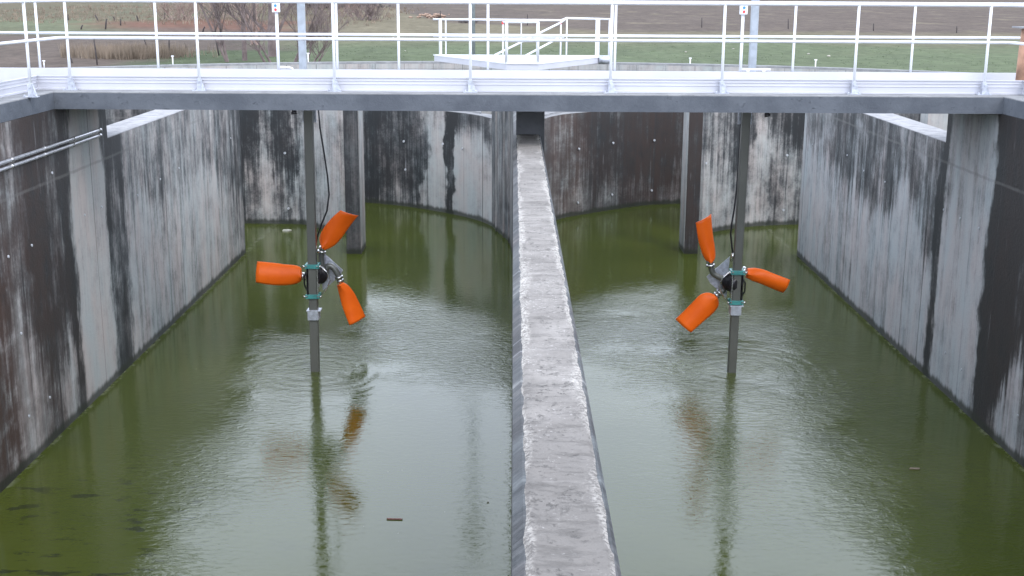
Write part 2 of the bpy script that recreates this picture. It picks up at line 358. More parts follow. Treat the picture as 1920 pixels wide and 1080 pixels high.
# ---------------------------------------------------------------- water
def make_water():
    t = NT('green_water'); g = t.n('ShaderNodeNewGeometry'); P = g.outputs['Position']
    sp = t.n('ShaderNodeSeparateXYZ'); t.l(P, sp.inputs[0]); x, y = sp.outputs[0], sp.outputs[1]
    # murk: suspended algae, brownish patches
    n1 = t.noise(P, .35, 5, .6); n2 = t.noise(P, 1.6, 7, .65)
    col = t.mix(t.ss(n1, .3, .7), (.043, .058, .006), (.057, .071, .010))
    sl = t.noise(t.vec(t.math('MULTIPLY', x, 1.0), t.math('MULTIPLY', y, 2.2)), 2.3, 6, .6)
    reg = t.math('MULTIPLY', t.ss(t.math('SUBTRACT', -3.0, x), 0, .9), t.ss(t.math('SUBTRACT', 15.2, y), 0, 2.2))
    col = t.mix(t.math('MULTIPLY', reg, t.math('MULTIPLY', t.ss(sl, .56, .66), .75)), col, (.014, .019, .008))
    n9 = t.noise(t.vec(x, y, 4.4), 1.1, 3, .5)
    col = t.mix(t.math('MULTIPLY', t.ss(n9, .58, .75), .35), col, (.032, .044, .012))
    e1 = t.math('MINIMUM', t.math('ABSOLUTE', t.math('SUBTRACT', x, XL)), t.math('ABSOLUTE', t.math('SUBTRACT', x, XR)))
    scum = t.math('MULTIPLY', t.math('SUBTRACT', 1.0, t.ss(e1, .015, .10)), t.ss(t.noise(P, 5, 5, .7), .45, .62))
    col = t.mix(t.math('MULTIPLY', scum, .6), col, (.16, .17, .11))
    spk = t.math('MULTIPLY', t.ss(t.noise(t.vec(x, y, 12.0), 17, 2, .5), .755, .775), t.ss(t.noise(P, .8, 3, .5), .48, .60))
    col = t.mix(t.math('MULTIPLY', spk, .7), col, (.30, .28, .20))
    t.l(col, t.b.inputs['Base Color'])
    t.b.inputs['Roughness'].default_value = .03; t.b.inputs['IOR'].default_value = 1.333
    t.b.inputs['Specular IOR Level'].default_value = .5
    # ripples
    w1 = t.noise(t.vec(t.math('MULTIPLY', x, 1.0), t.math('MULTIPLY', y, 1.7)), 7.5, 4, .6, .8)
    w2 = t.noise(t.vec(x, t.math('MULTIPLY', y, 1.3), 2.0), 24, 3, .6, .4)
    w3 = t.noise(P, 1.3, 2, .5)
    h = t.math('ADD', t.math('MULTIPLY', w1, .0080), t.math('MULTIPLY', w3, t.math('ADD', .004, t.math('MULTIPLY', t.ss(x, 0, 2), .008))))
    # where the breeze and the drips stir the surface
    def blob(cx, cy, rx, ry):
        dx = t.math('DIVIDE', t.math('SUBTRACT', x, cx), rx); dy = t.math('DIVIDE', t.math('SUBTRACT', y, cy), ry)
        d = t.math('SQRT', t.math('ADD', t.math('MULTIPLY', dx, dx), t.math('MULTIPLY', dy, dy)))
        return t.math('SUBTRACT', 1.0, t.ss(d, .35, 1.0))
    act = t.math('ADD', blob(-1.9, 19.2, 3.4, 3.6), blob(3.2, 19.6, 3.6, 5.2), clamp=True)
    act = t.math('ADD', act, t.math('MULTIPLY', blob(4.9, 14.0, 1.7, 8), .55), clamp=True)
    act = t.math('ADD', act, t.math('MULTIPLY', blob(-4.0, 13.5, 1.5, 6.5), .45), clamp=True)
    act = t.math('MULTIPLY', act, t.ss(t.noise(P, .55, 3, .5), .30, .60))
    act = t.math('ADD', act, t.math('ADD', t.math('MULTIPLY', blob(3.2, 14.0, 2.4, 2.6), .36), t.math('MULTIPLY', blob(-3.2, 14.4, 2.0, 2.4), .16)), clamp=True)
    amp = t.math('ADD', .035, t.math('MULTIPLY', act, 1.7))
    h = t.math('MULTIPLY', h, t.math('ADD', .21, t.math('MULTIPLY', act, 1.15)))
    h = t.math('ADD', h, t.math('MULTIPLY', t.math('MULTIPLY', w2, .0020), amp))
    # rings round the poles and where drops fall
    for cx, cy, fr, rmax, a in ((-3.0, 18.19, 26, 1.9, .0011), (3.39, 18.19, 24, 2.4, .0010), (-2.2, 19.6, 28, 1.5, .0007), (2.3, 19.0, 25, 1.6, .0008), (3.9, 16.0, 20, 1.9, .0006)):
        dx = t.math('SUBTRACT', x, cx); dy = t.math('SUBTRACT', y, cy)
        r = t.math('SQRT', t.math('ADD', t.math('MULTIPLY', dx, dx), t.math('MULTIPLY', dy, dy)))
        r2 = t.math('ADD', r, t.math('MULTIPLY', w3, .35))
        wv = t.math('MULTIPLY', t.math('SINE', t.math('MULTIPLY', r2, fr)), a)
        env = t.math('MULTIPLY', t.math('SUBTRACT', 1.0, t.ss(r, rmax * .3, rmax)), t.ss(r, .05, .4))
        h = t.math('ADD', h, t.math('MULTIPLY', wv, env))
    b = t.bump(h, 1.0, 1.0)
    return t.m
M['water'] = make_water()
mb = MB()
for a, bb in (((-40, -30), (40, 60)),):
    i = [mb.vert((a[0], a[1], WZ)), mb.vert((bb[0], a[1], WZ)), mb.vert((bb[0], bb[1], WZ)), mb.vert((a[0], bb[1], WZ))]
    mb.face(i)
tag(mb.build('water', M['water']), 'murky green water filling both channels', kind='structure')

# ---------------------------------------------------------------- channel walls
def ties(parent, pts, r=.022):
    for p, n in pts:
        n = Vector(n).normalized(); q = Vector(p)
        MB().tube([q - n * .02, q + n * .012], r, 8).build('tie_plug', M['tie'], parent)
def side_wall(X, sgn, mat, label, near_label):
    # sgn -1: left wall, its body lies at x < X
    t = empty('channel_wall', (X, 16, ZB), label, 'wall')
    line = [(X, y) for y in (-12, YR)]
    line2 = [(X, y) for y in (YR, YE)]
    mb = MB(); th = -.0
    w = .30
    def boxuv(x0, x1, y0, y1, z0, z1):
        mb.box((min(x0, x1), y0, z0), (max(x0, x1), y1, z1))
    boxuv(X, X + sgn * .9, -12, YR, ZB, -.222)
    boxuv(X, X + sgn * .52, YR, YE, ZB, ZT - .012)
    mb.build('concrete_face', mat, t)
    # light eroded top of the low length
    m2 = MB(); x0, x1 = X + sgn * .004, X + sgn * .516
    m2.box((min(x0, x1), YR + .003, ZT - .012), (max(x0, x1), YE - .003, ZT)); m2.build('wall_top', M['low_top'], t)
    return t
wl = side_wall(XL, -1, M['wallL'], 'grey concrete channel wall with brown stains, along the left edge of the water', '')
wr = side_wall(XR, 1, M['wallR'], 'blue-grey streaked concrete channel wall, along the right edge of the water', '')
def on_wall(X, px, py):
    d = ray(px, py); t_ = X / d.x; return Vector((0, 0, CZ)) + d * t_
ties(wl, [(on_wall(XL, a, b), (1, 0, 0)) for a, b in [(97,324),(59,460),(15,481),(39,625),(54,780),(190,388),(158,403),(257,366),(335,315),(300,336),(432,259),(93,745)]], .018)
ties(wr, [(on_wall(XR, a, b), (-1, 0, 0)) for a, b in [(1524,271),(1620,320),(1660,341),(1770,393),(1801,409),(1773,661),(1803,693),(1909,779),(1836,428),(1589,291)]], .016)

# divider
Xa, Xb = .051, .379; ZD = CZ - 2.0; YC = 17.68
dv = empty('divider_wall', (.21, 10, ZB), 'long narrow concrete wall with a pale worn top, between the two channels', 'wall')
mb = MB(); ch = .045
cr_ = .018; prof = [(Xa - ch, ZB), (Xb + cr_, ZB), (Xb + cr_, ZD - .035), (Xb + .002, ZD - .012), (Xa - .002, ZD - .012), (Xa - ch, ZD - .05)]
P0 = [mb.vert((x, -12, z)) for x, z in prof]; P1 = [mb.vert((x, YE, z)) for x, z in prof]
for k in range(6):
    j = (k + 1) % 6; zz = [prof[k][1], prof[j][1], prof[j][1], prof[k][1]]
    mb.face((P0[k], P0[j], P1[j], P1[k]), [(-12, prof[k][1]), (-12, prof[j][1]), (YE, prof[j][1]), (YE, prof[k][1])])
mb.face(list(reversed(P0))); mb.face(P1)
mb.build('concrete_face', M['divside'], dv)
# worn top: a finely divided strip with real roughness along its arrises
mb = MB(); NX, ny = 12, 420
rows = []
for j in range(ny + 1):
    y = 2.6 + (YC - 2.6) * j / ny; row = []
    for i in range(NX + 1):
        f = i / NX; x = Xa + (Xb - Xa) * f
        e = min(f, 1 - f)
        z = ZD + noise.noise(Vector((x * 9, y * 6, 0))) * .006 + noise.noise(Vector((x * 40, y * 40, 3))) * .003
        if e < .01:
            x += (noise.noise(Vector((y * 5, f * 9, 1))) * .006 + noise.noise(Vector((y * 19, f * 9, 2))) * .004); z -= .016
        row.append(mb.vert((x, y, z)))
    rows.append(row)
for j in range(ny):
    for i in range(NX): mb.face((rows[j][i], rows[j][i+1], rows[j+1][i+1], rows[j+1][i]), None, True)
mb.build('worn_top', M['divider_top'], dv)

# pillars standing in the water behind the bridge
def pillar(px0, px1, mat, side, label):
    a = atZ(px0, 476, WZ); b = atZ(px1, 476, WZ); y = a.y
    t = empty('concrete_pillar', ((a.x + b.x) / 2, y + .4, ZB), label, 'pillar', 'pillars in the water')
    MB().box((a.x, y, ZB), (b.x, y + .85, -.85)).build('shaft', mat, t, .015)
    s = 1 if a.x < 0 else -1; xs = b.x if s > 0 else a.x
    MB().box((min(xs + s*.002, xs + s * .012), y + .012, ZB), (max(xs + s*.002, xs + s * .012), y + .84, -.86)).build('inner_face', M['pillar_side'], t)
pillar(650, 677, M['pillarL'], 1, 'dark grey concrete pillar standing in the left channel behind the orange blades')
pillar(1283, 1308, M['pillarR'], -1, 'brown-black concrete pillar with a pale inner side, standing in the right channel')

# curved walls
def curve_pts(L, n=6):
    out = []
    for i in range(len(L) - 1):
        p0, p1, p2, p3 = L[max(i-1, 0)], L[i], L[i+1], L[min(i+2, len(L)-1)]
        for k in range(n):
            t = k / n
            out.append(tuple(.5 * (2*p1[q] + (p2[q]-p0[q])*t + (2*p0[q]-5*p1[q]+4*p2[q]-p3[q])*t*t + (3*p1[q]-p0[q]-3*p2[q]+p3[q])*t**3) for q in (0, 1)))
    out.append(L[-1]); return out
ux = lambda p: p.x
ZA = CZ - 3.03
def arc(pix, mat, label, extra):
    pts = [tuple(atZ(x, y, WZ)[:2]) for x, y in pix]
    pts = extra[0] + pts + extra[1]
    cp = curve_pts(pts)
    t = empty('curved_wall', (cp[len(cp)//2][0], cp[len(cp)//2][1], ZB), label, 'wall', 'curved end walls')
    MB().wall(cp, .38, ZB, ZA - .01, ux, 1).build('concrete_face', mat, t)
    MB().wall([(x, y + .012) for x, y in cp], .36, ZA - .01, ZA, ux, 1).build('wall_top', M['capping'], t)
    m = MB(); fr = [(x, y + .42) for x, y in cp if abs(x) > .75 or x > 0]
    m.prism([Vector((x, y, ZA - .16)) for x, y in fr] + [Vector((x, y + 1.3, ZA - .16)) for x, y in reversed(fr)], (0, 0, .20)); m.build('launder_ledge', M['capping'], t)
    return t
aL = arc([(640,378.5),(690,380),(768,388),(850,402),(895,413),(922,424)], M['arcL'], 'curved grey concrete wall with pale and dark streaks, at the far end of the left channel', ([], []))
rp = [tuple(atZ(x, y, WZ)[:2]) for x, y in [(1045,412),(1100,401),(1200,386),(1270,382),(1330,380)]]
aR = arc([(1045,412),(1100,401),(1200,386),(1270,382),(1330,380)], M['arcR'], 'dark rust-stained curved concrete wall, at the far end of the right channel', ([(.42, YE + .4), (.62, 29.6)], []))
def uplane(o, plist):
    pass
def arcties(t, pix, bpix):
    out = []
    pts = [atZ(x, y, WZ) for x, y in bpix]
    for (px, py) in pix:
        # nearest crossing of the vertical wall through the base polyline
        for a, b in zip(pts, pts[1:]):
            d = ray(px, py)
            n = Vector((b.y - a.y, -(b.x - a.x), 0)); den = d.dot(n)
            if abs(den) < 1e-6: continue
            s_ = (a - Vector((0, 0, CZ))).dot(n) / den; q = Vector((0, 0, CZ)) + d * s_
            if min(a.x, b.x) - .01 <= q.x <= max(a.x, b.x) + .01:
                out.append((q, -n if n.y > 0 else n)); break
    ties(t, out, .03)
arcties(aL, [(757,265),(760,318),(830,270),(866,279)], [(690,380),(768,388),(850,402),(922,424)])
arcties(aR, [(1036,291),(1086,279),(1150,268),(1227,263),(1084,380),(1148,365),(1222,357)], [(1045,412),(1100,401),(1200,386),(1270,382)])
# widened stub where the divider meets the curved walls
st = [tuple(atZ(x, y, WZ)[:2]) for x, y in [(922,424),(931,433),(945,445),(955,455)]]
t = empty('divider_end_wall', (0, 28, ZB), 'pale ribbed concrete stub closing the far end of the divider wall', 'wall')
MB().wall(curve_pts(st + [(-.002, YE - .1)], 4), .30, ZB, -.80, lambda p: p.y * 1.0, 1).build('concrete_face', M['divside'], t)
for k, (x, y) in enumerate(st[1:]):
    MB().box((x - .035, y - .045, ZB), (x + .03, y + .02, -.80)).build('rib', M['pillar_side'], t)
# back walls left and right of the pillars
def back(pix, mat, label, tp):
    pts = [tuple(atZ(x, y, WZ)[:2]) for x, y in pix]
    t = empty('back_wall', (pts[1][0], pts[1][1], ZB), label, 'wall', 'straight back walls')
    MB().wall(curve_pts(pts, 5), .4, ZB, -.92, ux, 1).build('concrete_face', mat, t)
    pp = [(x, y) for x, y in tp]
    arcties(t, pp, pix)
back([(430,418.5),(461,419),(520,419.5),(570,421),(595,427),(640,438)], M['backL'], 'dark stained concrete wall closing the left channel, left of the dark grey pillar', [(534,287),(541,391),(446,259)])
back([(1315,440),(1344,434),(1385,427.5),(1420,424),(1460,422),(1494,421),(1530,421)], M['backR'], 'mottled grey concrete wall closing the right channel, right of the brown-black pillar', [(1476,291),(1469,394),(1324,306)])

# outer tanks beyond the low walls
t = empty('cross_wall', (-7.5, 24, ZB), 'dark concrete wall crossing the side tank, behind the left low wall', 'wall', 'walls in the side tanks')
MB().box((XL - 8.0, 23.5, ZB), (XL - .53, 23.9, -.5)).build('concrete_face', M['outer'], t)
t = empty('cross_wall', (7.5, 24, ZB), 'dark concrete wall crossing the side tank, behind the right low wall', 'wall', 'walls in the side tanks')
MB().box((XR + .53, 23.5, ZB), (XR + 8.0, 23.9, -.5)).build('concrete_face', M['outer'], t)
a = atY(1738, 240, 21.6)
t = empty('buttress', (a.x + .7, 21.8, ZB), 'pale concrete buttress in the gap beyond the right low wall', 'buttress')
MB().box((a.x, 21.6, ZB), (a.x + 1.6, 22.0, -.5)).build('concrete_face', M['pale_outer'], t, .01)

# ---------------------------------------------------------------- footbridge
fb = empty('footbridge', (0, 17, 0), 'concrete footbridge with white ribbed edge boards, crossing over both channels', 'footbridge')
MB().box((XL - 1.6, YB, -.22), (XR + 1.6, YR + .25, -.012)).build('deck_slab', M['beam'], fb)
MB().box((XL - 1.59, YB + .004, -.012), (XR + 1.59, YR + .24, 0)).build('slab_top', M['capping'], fb)
# legs of the slab that run back towards the camera on the side walls
for s, X in ((-1, XL), (1, XR)):
    x0, x1 = sorted((X, X + s * 1.6)); MB().box((x0, -12, -.2185), (x1, YB - .002, -.012)).build('side_slab', M['beam'], fb)
    x0, x1 = sorted((X + s * .004, X + s * 1.59)); MB().box((x0, -12, -.012), (x1, YB, 0)).build('side_slab_top', M['capping'], fb)
a = atY(968, 230, YC); b = atY(1021, 230, YC)
MB().box((a.x, YC, ZD - .4), (b.x, YR + .22, -.222)).build('support_column', M['column'], fb, .012)
for px in (551, 1438):
    a = atY(px, 213, YB + .1)
    MB().tube([(a.x, YB + .1, -.222), (a.x, YB + .1, -.26)], .028, 10).tube([(a.x - .03, YB + .09, -.268), (a.x + .04, YB + .09, -.255)], .02, 8).build('drip_nozzle', M['motor'], fb)
TB = .185
def ribbed(p0, p1, name='edge_board', out=1, side=None, flat=False):
    """edge board from p0 to p1 in plan; ribs face 'out' (to its right-hand side)"""
    p0 = Vector((p0[0], p0[1], 0)); p1 = Vector((p1[0], p1[1], 0)); d = (p1 - p0).normalized(); n = Vector((d.y, -d.x, 0))
    pr = [(0, 0), (.030, 0), (.030, .018), (.010, .026), (.010, .085), (.018, .090), (.018, .096), (.010, .101), (.010, .128), (.018, .133), (.018, .139), (.010, .144), (.010, .166), (.022, .170), (.022, TB), (0, TB)]
    if flat: pr = [(0, 0), (.02, 0), (.008, .01), (.008, .17), (.018, .175), (.018, TB), (0, TB)]
    poly = [p0 + n * a + Vector((0, 0, b)) for a, b in pr]
    return MB().prism(poly, p1 - p0).build(name, M['board'], fb)
YN = 16.45; XLL, XRR = -6.27, 6.72
ribbed((XLL, YN), (XRR, YN))
ribbed((XLL - .001, -4), (XLL, YN - .001)) if False else None
for s, X in ((-1, XLL), (1, XRR)):
    if s < 0: ribbed((X, -4), (X, YN))
    else: ribbed((X, YN), (X, -4))
YF = 17.98
ribbed((XRR + 1, YF), (XLL - 1.2, YF), flat=True); MB().box((XLL - 1.2, YF - .028, .0), (XRR + 1, YF - .004, TB - .004)).build('edge_board', M['board'], fb)
MB().box((XLL + .03, YN + .05, .002), (XRR - .03, YF - .05, .035)).build('walking_deck', M['board'], fb)

def railing(name, Yr, posts, x0, x1, label, brackets, ret=None):
    t = empty(name, ((x0 + x1) / 2, Yr, 0), label, 'railing', 'white railings on the footbridge')
    zt, zm = 1.147, .675; r = .0195
    for z, nm in ((zt, 'top_rail'), (zm, 'mid_rail')):
        pts = [(x0, Yr, z), (x1, Yr, z)]
        if ret:
            pts = [(ret[0], -3, z), (ret[0], Yr - .12, z), (ret[0] + .035, Yr - .035, z), (ret[0] + .12, Yr, z), (ret[1] - .12, Yr, z), (ret[1] - .035, Yr - .035, z), (ret[1], Yr - .12, z), (ret[1], -3, z)]
        MB().tube(pts, r + (.002 if nm == 'top_rail' else 0), 10).build(nm, M['white'], t)
    for X, Y in posts:
        MB().tube([(X, Y, .0 if brackets else TB * .3), (X, Y, zt)], .0185, 10).build('post', M['white'], t)
        if brackets:
            m = MB(); m.box((X - .09, Y - .05, .001), (X + .09, Y + .04, .012))
            m.box((X - .028, Y - .027, .012), (X + .028, Y + .04, .16))
            m.prism([(X + .028, Y - .02, .012), (X + .075, Y - .02, .012), (X + .028, Y - .02, .15)], (0, .03, 0))
            m.tube([(X, Y - .03, .12), (X, Y - .045, .12)], .012, 6); m.tube([(X - .07, Y - .03, .012), (X - .07, Y - .03, .03)], .012, 6); m.tube([(X + .07, Y - .03, .012), (X + .07, Y - .03, .03)], .012, 6)
            m.build('bracket', M['bracket'], t)
    return t
YP = 16.36
near = [(atY(px, 100, YP).x, YP) for px in (128, 371, 626, 882, 1146, 1356, 1605, 1851)]
xl, xr = near[0][0] - .10, atY(1880, 60, YP).x + .12
near += [(xl, 15.25), (xl, 13.4), (xl, 11.5), (xr, 15.5), (xr, 13.6), (xr, 11.7)]
railing('guard_railing', YP, near, xl, xr, 'white tubular railing with grey foot brackets, on the near edge of the footbridge', True, (xl, xr))
YFP = 18.04
far = [(atY(px, 60, YFP).x, YFP) for px in (70, 293, 631, 747, 915, 1154, 1490, 1713)]
railing('guard_railing', YFP, far, XLL - 1.2, XRR + .62, 'white tubular railing on the far edge of the footbridge, behind the first one', False)

# switch boxes on their posts
def switch(px, top, bot, label, pipe):
    p = atY(px, 60, YFP - .06); x, y = p.x, YFP - .07
    z0 = atY(px, bot, y).z; z1 = atY(px, top, y).z
    t = empty('switch_box', (x, y, TB), label, 'switch box', 'push-button boxes on the footbridge')
    MB().box((x - .052, y - .06, z0), (x + .052, y + .02, z1)).build('housing', M['box'], t, .008)
    MB().tube([(x, y, TB), (x, y, z0)], .022, 10).build('post', M['white'], t)
    hz = (z1 - z0)
    for f, m in ((.88, 'red'), (.55, 'blue'), (.22, 'red')):
        MB().tube([(x, y - .06, z0 + hz * f), (x, y - .075, z0 + hz * f)], .019, 12).build('push_button', M[m], t)
    q = MB()
    if pipe > .3:
        q.tube([(x, y, TB + .03), (x + pipe, y, TB + .03)], .016, 8)
        for k in (.25, .78): q.box((x + pipe * k - .02, y - .02, TB), (x + pipe * k + .02, y + .02, TB + .03))
    else:
        q.tube([(x, y, TB + .025), (x + pipe * .8, y, TB + .025), (x + pipe, y, TB + .01), (x + pipe, y, TB - .01)], .014, 8)
    q.build('foot_pipe', M['white'], t)
switch(520, 0, 23, 'white push-button box with red and blue buttons on a thin post, left one', .20)
switch(1391.5, 4, 27, 'white push-button box with red and blue buttons on a thin post, right one', .43)

# lifting masts behind the bridge
def mast(px, label):
    x = atY(px, 60, 18.52).x; y = 18.52
    t = empty('lifting_mast', (x, y, 0), label, 'mast', 'lifting masts')
    MB().box((x - .052, y - .052, -.20), (x + .052, y + .052, 2.6)).build('square_tube', M['mast'], t, .008)
    MB().box((x - .09, YR + .252, -.19), (x + .09, y - .053, -.03)).build('bracket', M['bracket'], t)
    s = -1 if x < 0 else 1
mast(566, 'blue-grey square mast rising behind the left part of the railing')
mast(1413.5, 'blue-grey square mast rising behind the right part of the railing')

# ---------------------------------------------------------------- guide poles with the lifted mixers
YPO = 18.19
def guide_pole(pb, pt, w, label):
    b = atZ(pb[0], pb[1], WZ); tp = atY(pt[0], pt[1], b.y)
    d = (tp - b).normalized(); P = lambda z: b + d * ((z - b.z) / d.z)
    t = empty('guide_pole', (b.x, b.y, WZ - 1), label, 'pole', 'steel guide poles')
    m = MB()
    lo, hi = P(WZ - 1.2), P(-.05)
    pr = [(-w/2, -w/2), (w/2, -w/2), (w/2, w/2), (-w/2, w/2)]
    A = [m.vert((lo.x + a, lo.y + c, lo.z)) for a, c in pr]; B = [m.vert((hi.x + a, hi.y + c, hi.z)) for a, c in pr]
    for k in range(4): j = (k + 1) % 4; m.face((A[k], A[j], B[j], B[k]))
    m.face(B); m.face(list(reversed(A)))
    m.build('tube', M['steel'], t, .008)
    q = P(-.45); MB().box((q.x - .10, b.y + .064, -.60), (q.x + .10, b.y + .09, -.05)).build('hanger_plate', M['bracket'], t)
    return t, P
def stop_collar(P, t, y_, w):
    a = P(y_)
    m = MB(); m.box((a.x - w/2 - .02, a.y - w/2 - .03, a.z - .075), (a.x + w/2 + .02, a.y + w/2 + .03, a.z + .075)); m.box((a.x - w/2 - .035, a.y - w/2 - .035, a.z + .06), (a.x + w/2 + .05, a.y + w/2 + .03, a.z + .078))
    m.build('stop_collar', M['bracket'], t, .004)
def blade(pairs, ymid, camber, name, parent, root, twist=.0):
    """pairs: list of two outline pixels across the blade from root to tip.  A cambered plate with thickness."""
    n = 10; rows_f, rows_b = [], []
    m = MB(); L = len(pairs)
    pr = []
    for i in range(L - 1):
        for k in range(3):
            t_ = k / 3
            def cr(idx, q):
                p0, p1, p2, p3 = pairs[max(i-1,0)][idx][q], pairs[i][idx][q], pairs[i+1][idx][q], pairs[min(i+2,L-1)][idx][q]
                return .5 * (2*p1 + (p2-p0)*t_ + (2*p0-5*p1+4*p2-p3)*t_*t_ + (3*p1-p0-3*p2+p3)*t_**3)
            pr.append(((cr(0,0), cr(0,1)), (cr(1,0), cr(1,1))))
    pr.append(pairs[-1]); L2 = len(pr)
    for i, (a, b) in enumerate(pr):
        s = i / (L2 - 1)
        A, B = atY(a[0], a[1], ymid), atY(b[0], b[1], ymid)
        th = .030 * (1 - s) ** 1.5 + .010
        tw = twist * (s - .3)
        rf, rb = [], []
        for k in range(n + 1):
            f = k / n; p = A.lerp(B, f)
            e = math.sin(math.pi * f)
            off = -camber * e + tw * (f - .5) * 2
            crease = math.exp(-((f - .5) / .12) ** 2) * .035 * max(0, 1 - s * 3.2)
            tt = th * (.35 + .65 * e ** .5)
            rf.append(m.vert((p.x, p.y + off - crease - tt / 2, p.z))); rb.append(m.vert((p.x, p.y + off + tt / 2, p.z)))
        rows_f.append(rf); rows_b.append(rb)
    for i in range(L2 - 1):
        for k in range(n):
            m.face((rows_f[i][k], rows_f[i][k+1], rows_f[i+1][k+1], rows_f[i+1][k]), None, True)
            m.face((rows_b[i][k+1], rows_b[i][k], rows_b[i+1][k], rows_b[i+1][k+1]), None, True)
        m.face((rows_f[i+1][0], rows_b[i+1][0], rows_b[i][0], rows_f[i][0])); m.face((rows_f[i][n], rows_b[i][n], rows_b[i+1][n], rows_f[i+1][n]))
    for r, rv in ((0, 0), (L2 - 1, 1)):
        ring = rows_f[r] + list(reversed(rows_b[r])); m.face(ring if rv else list(reversed(ring)))
    return m.build('blade', M['orange'], parent)
def mixer(P, side, hub, blades, label, cable, clampz, zoom):
    """zoom(x, y) turns zoomed-crop pixels into photograph pixels"""
    z = zoom; ym = YPO + .24
    H = atY(*z(*hub), ym)
    t = empty('propeller_mixer', (H.x, H.y, H.z), label, 'mixer', 'lifted propeller mixers')
    w = .062
    # sliding frame: two teal clamps, side plates
    for zz in clampz:
        a = P(zz)
        m = MB(); m.box((a.x - w - .045, a.y - w - .035, zz - .032), (a.x + w + .045, a.y - w - .006, zz + .032))
        m.box((a.x - w - .045, a.y + w + .006, zz - .032), (a.x + w + .045, a.y + w + .03, zz + .032))
        m.box((a.x - w - .045, a.y - w - .006, zz - .030), (a.x - w - .012, a.y + w + .006, zz + .030)); m.box((a.x + w + .012, a.y - w - .006, zz - .030), (a.x + w + .045, a.y + w + .006, zz + .030))
        m.build('clamp', M['teal'], t, .005)
        for sx in (-1, 1):
            MB().tube([(a.x + sx * (w + .040), a.y - w - .02, zz), (a.x + sx * (w + .075), a.y - w - .02, zz)], .018, 8).build('clamp_bolt', M['bright'], t)
            MB().tube([(a.x + sx * (w + .02), a.y - w - .034, zz + .01), (a.x + sx * (w + .02), a.y - w - .056, zz + .01)], .012, 8).build('clamp_bolt', M['bright'], t)
    zc = sum(clampz) / 2; a = P(zc); hgt = abs(clampz[0] - clampz[1]) / 2
    for sx in (-1, 1):
        m = MB(); x0 = a.x + sx * (w + .018)
        m.box((x0 - .006, a.y - w - .03, zc - hgt + .034), (x0 + .006, a.y + w + .02, zc + hgt - .034)); m.build('side_plate', M['bright'] if sx == side else M['motor'], t)
    MB().tube([(a.x - side * (w + .03), a.y, zc + hgt * .6), (a.x - side * (w + .075), a.y + .02, zc + hgt * .2), (a.x - side * (w + .075), a.y + .03, zc - hgt * .35), (a.x - side * (w + .02), a.y + .02, zc - hgt * .8)], .012, 8).build('hose_loop', M['black'], t)
    # motor block and its bracket
    A = Vector((a.x + side * (w + .02), a.y + .05, H.z)); ax = Vector((.55 * side, 1, 0)).normalized()
    m1 = Vector((H.x, H.y, H.z)) - ax * .02; m0 = m1 - ax * .06
    MB().tube([m0 - ax * .22, m0 - ax * .20, m0 - ax * .06, m0 - ax * .05, m0, m1], [.06, .11, .13, .145, .145, .095], 20).build('motor', M['motor'], t)
    for k in range(5):
        q = m0 - ax * (.18 - k * .028); MB().tube([q, q + ax * .008], .135, 20).build('cooling_fin', M['motor'], t)
    MB().tube([m1, m1 + ax * .06, m1 + ax * .09], [.09, .085, .04], 18).build('hub', M['bright'], t)
    # triangular grey guard plate behind the motor, and straps to the clamps
    tri = [Vector((a.x + side * .06, ym + .12, zc + hgt + .16)), Vector((a.x + side * .40, ym + .14, zc + hgt * .30)), Vector((a.x + side * .34, ym + .14, zc - hgt * .15)), Vector((a.x + side * .08, ym + .12, zc - hgt - .02))]
    tri = [tri[k] for k in ((0, 1, 2, 3) if side > 0 else (3, 2, 1, 0))]
    MB().prism(tri, (0, .008, 0)).build('guard_plate', M['bracket'], t)
    MB().tube([(a.x + side * (w + .03), a.y - .02, zc + hgt + .02), (a.x + side * .22, a.y - .01, zc + hgt * .55), (a.x + side * .26, a.y - .01, zc), (a.x + side * .18, a.y - .01, zc - hgt * .7), (a.x + side * (w + .03), a.y - .02, zc - hgt - .01)], .010, 6).build('guard_strap', M['bright'], t)
    # arms, collars and blades
    for bl in blades:
        pts = [atY(*z(*q), ym - .02 * i) for i, q in enumerate(bl['arm'])]
        pts = [m1 + ax * .02] + pts
        pc = []
        q2 = curve_pts([(p.x, p.z) for p in pts], 5); yy = [m1.y + (ym - m1.y) * min(1, i / 4) for i in range(len(q2))]
        pc = [Vector((p[0], yv, p[1])) for p, yv in zip(q2, yy)]
        arm = MB().tube(pc, .046, 12).build('arm', M['steel'], t)
        d = (pc[-1] - pc[-3]).normalized(); e = pc[-1]
        MB().tube([e - d * .09, e - d * .085, e - d * .055, e - d * .05], [.05, .068, .068, .05], 14).tube([e - d * .035, e - d * .03, e - d * .004, e + d * .02], [.046, .060, .060, .042], 14).build('collar', M['bright'], arm)
        blade([(z(*p), z(*q)) for p, q in bl['out']], ym, .05, 'blade', t, None, bl.get('tw', .05))
    MB().tube([atY(x, y, YPO + .14 + .1 * s) for s, (x, y) in zip([1, .8, .6, .4, .2, 0, 0, 0, 0, 0], cable)], .013, 8).build('cable', M['black'], t)
    cz = atY(cable[-1][0], cable[-1][1], YPO - .02)
    MB().tube([cz, cz + Vector((0, 0, -.05)), cz + Vector((side * .02, 0, -.12))], .018, 8).build('lifting_shackle', M['bright'], t)
    return t
pL, PL = guide_pole((591.5, 695), (578.5, 212), .128, 'square steel pole standing in the left channel, holding the left mixer')
pR, PR = guide_pole((1371.5, 697), (1399, 212), .122, 'square steel pole standing in the right channel, holding the right mixer')
stop_collar(PL, pL, atY(589, 588, YPO).z, .128); stop_collar(PR, pR, atY(1378, 581, YPO).z, .122)
zl = lambda x, y: (440 + x / 3.084, 370 + y / 3.084)
zr = lambda x, y: (1220 + x / 3.084, 370 + y / 3.084)
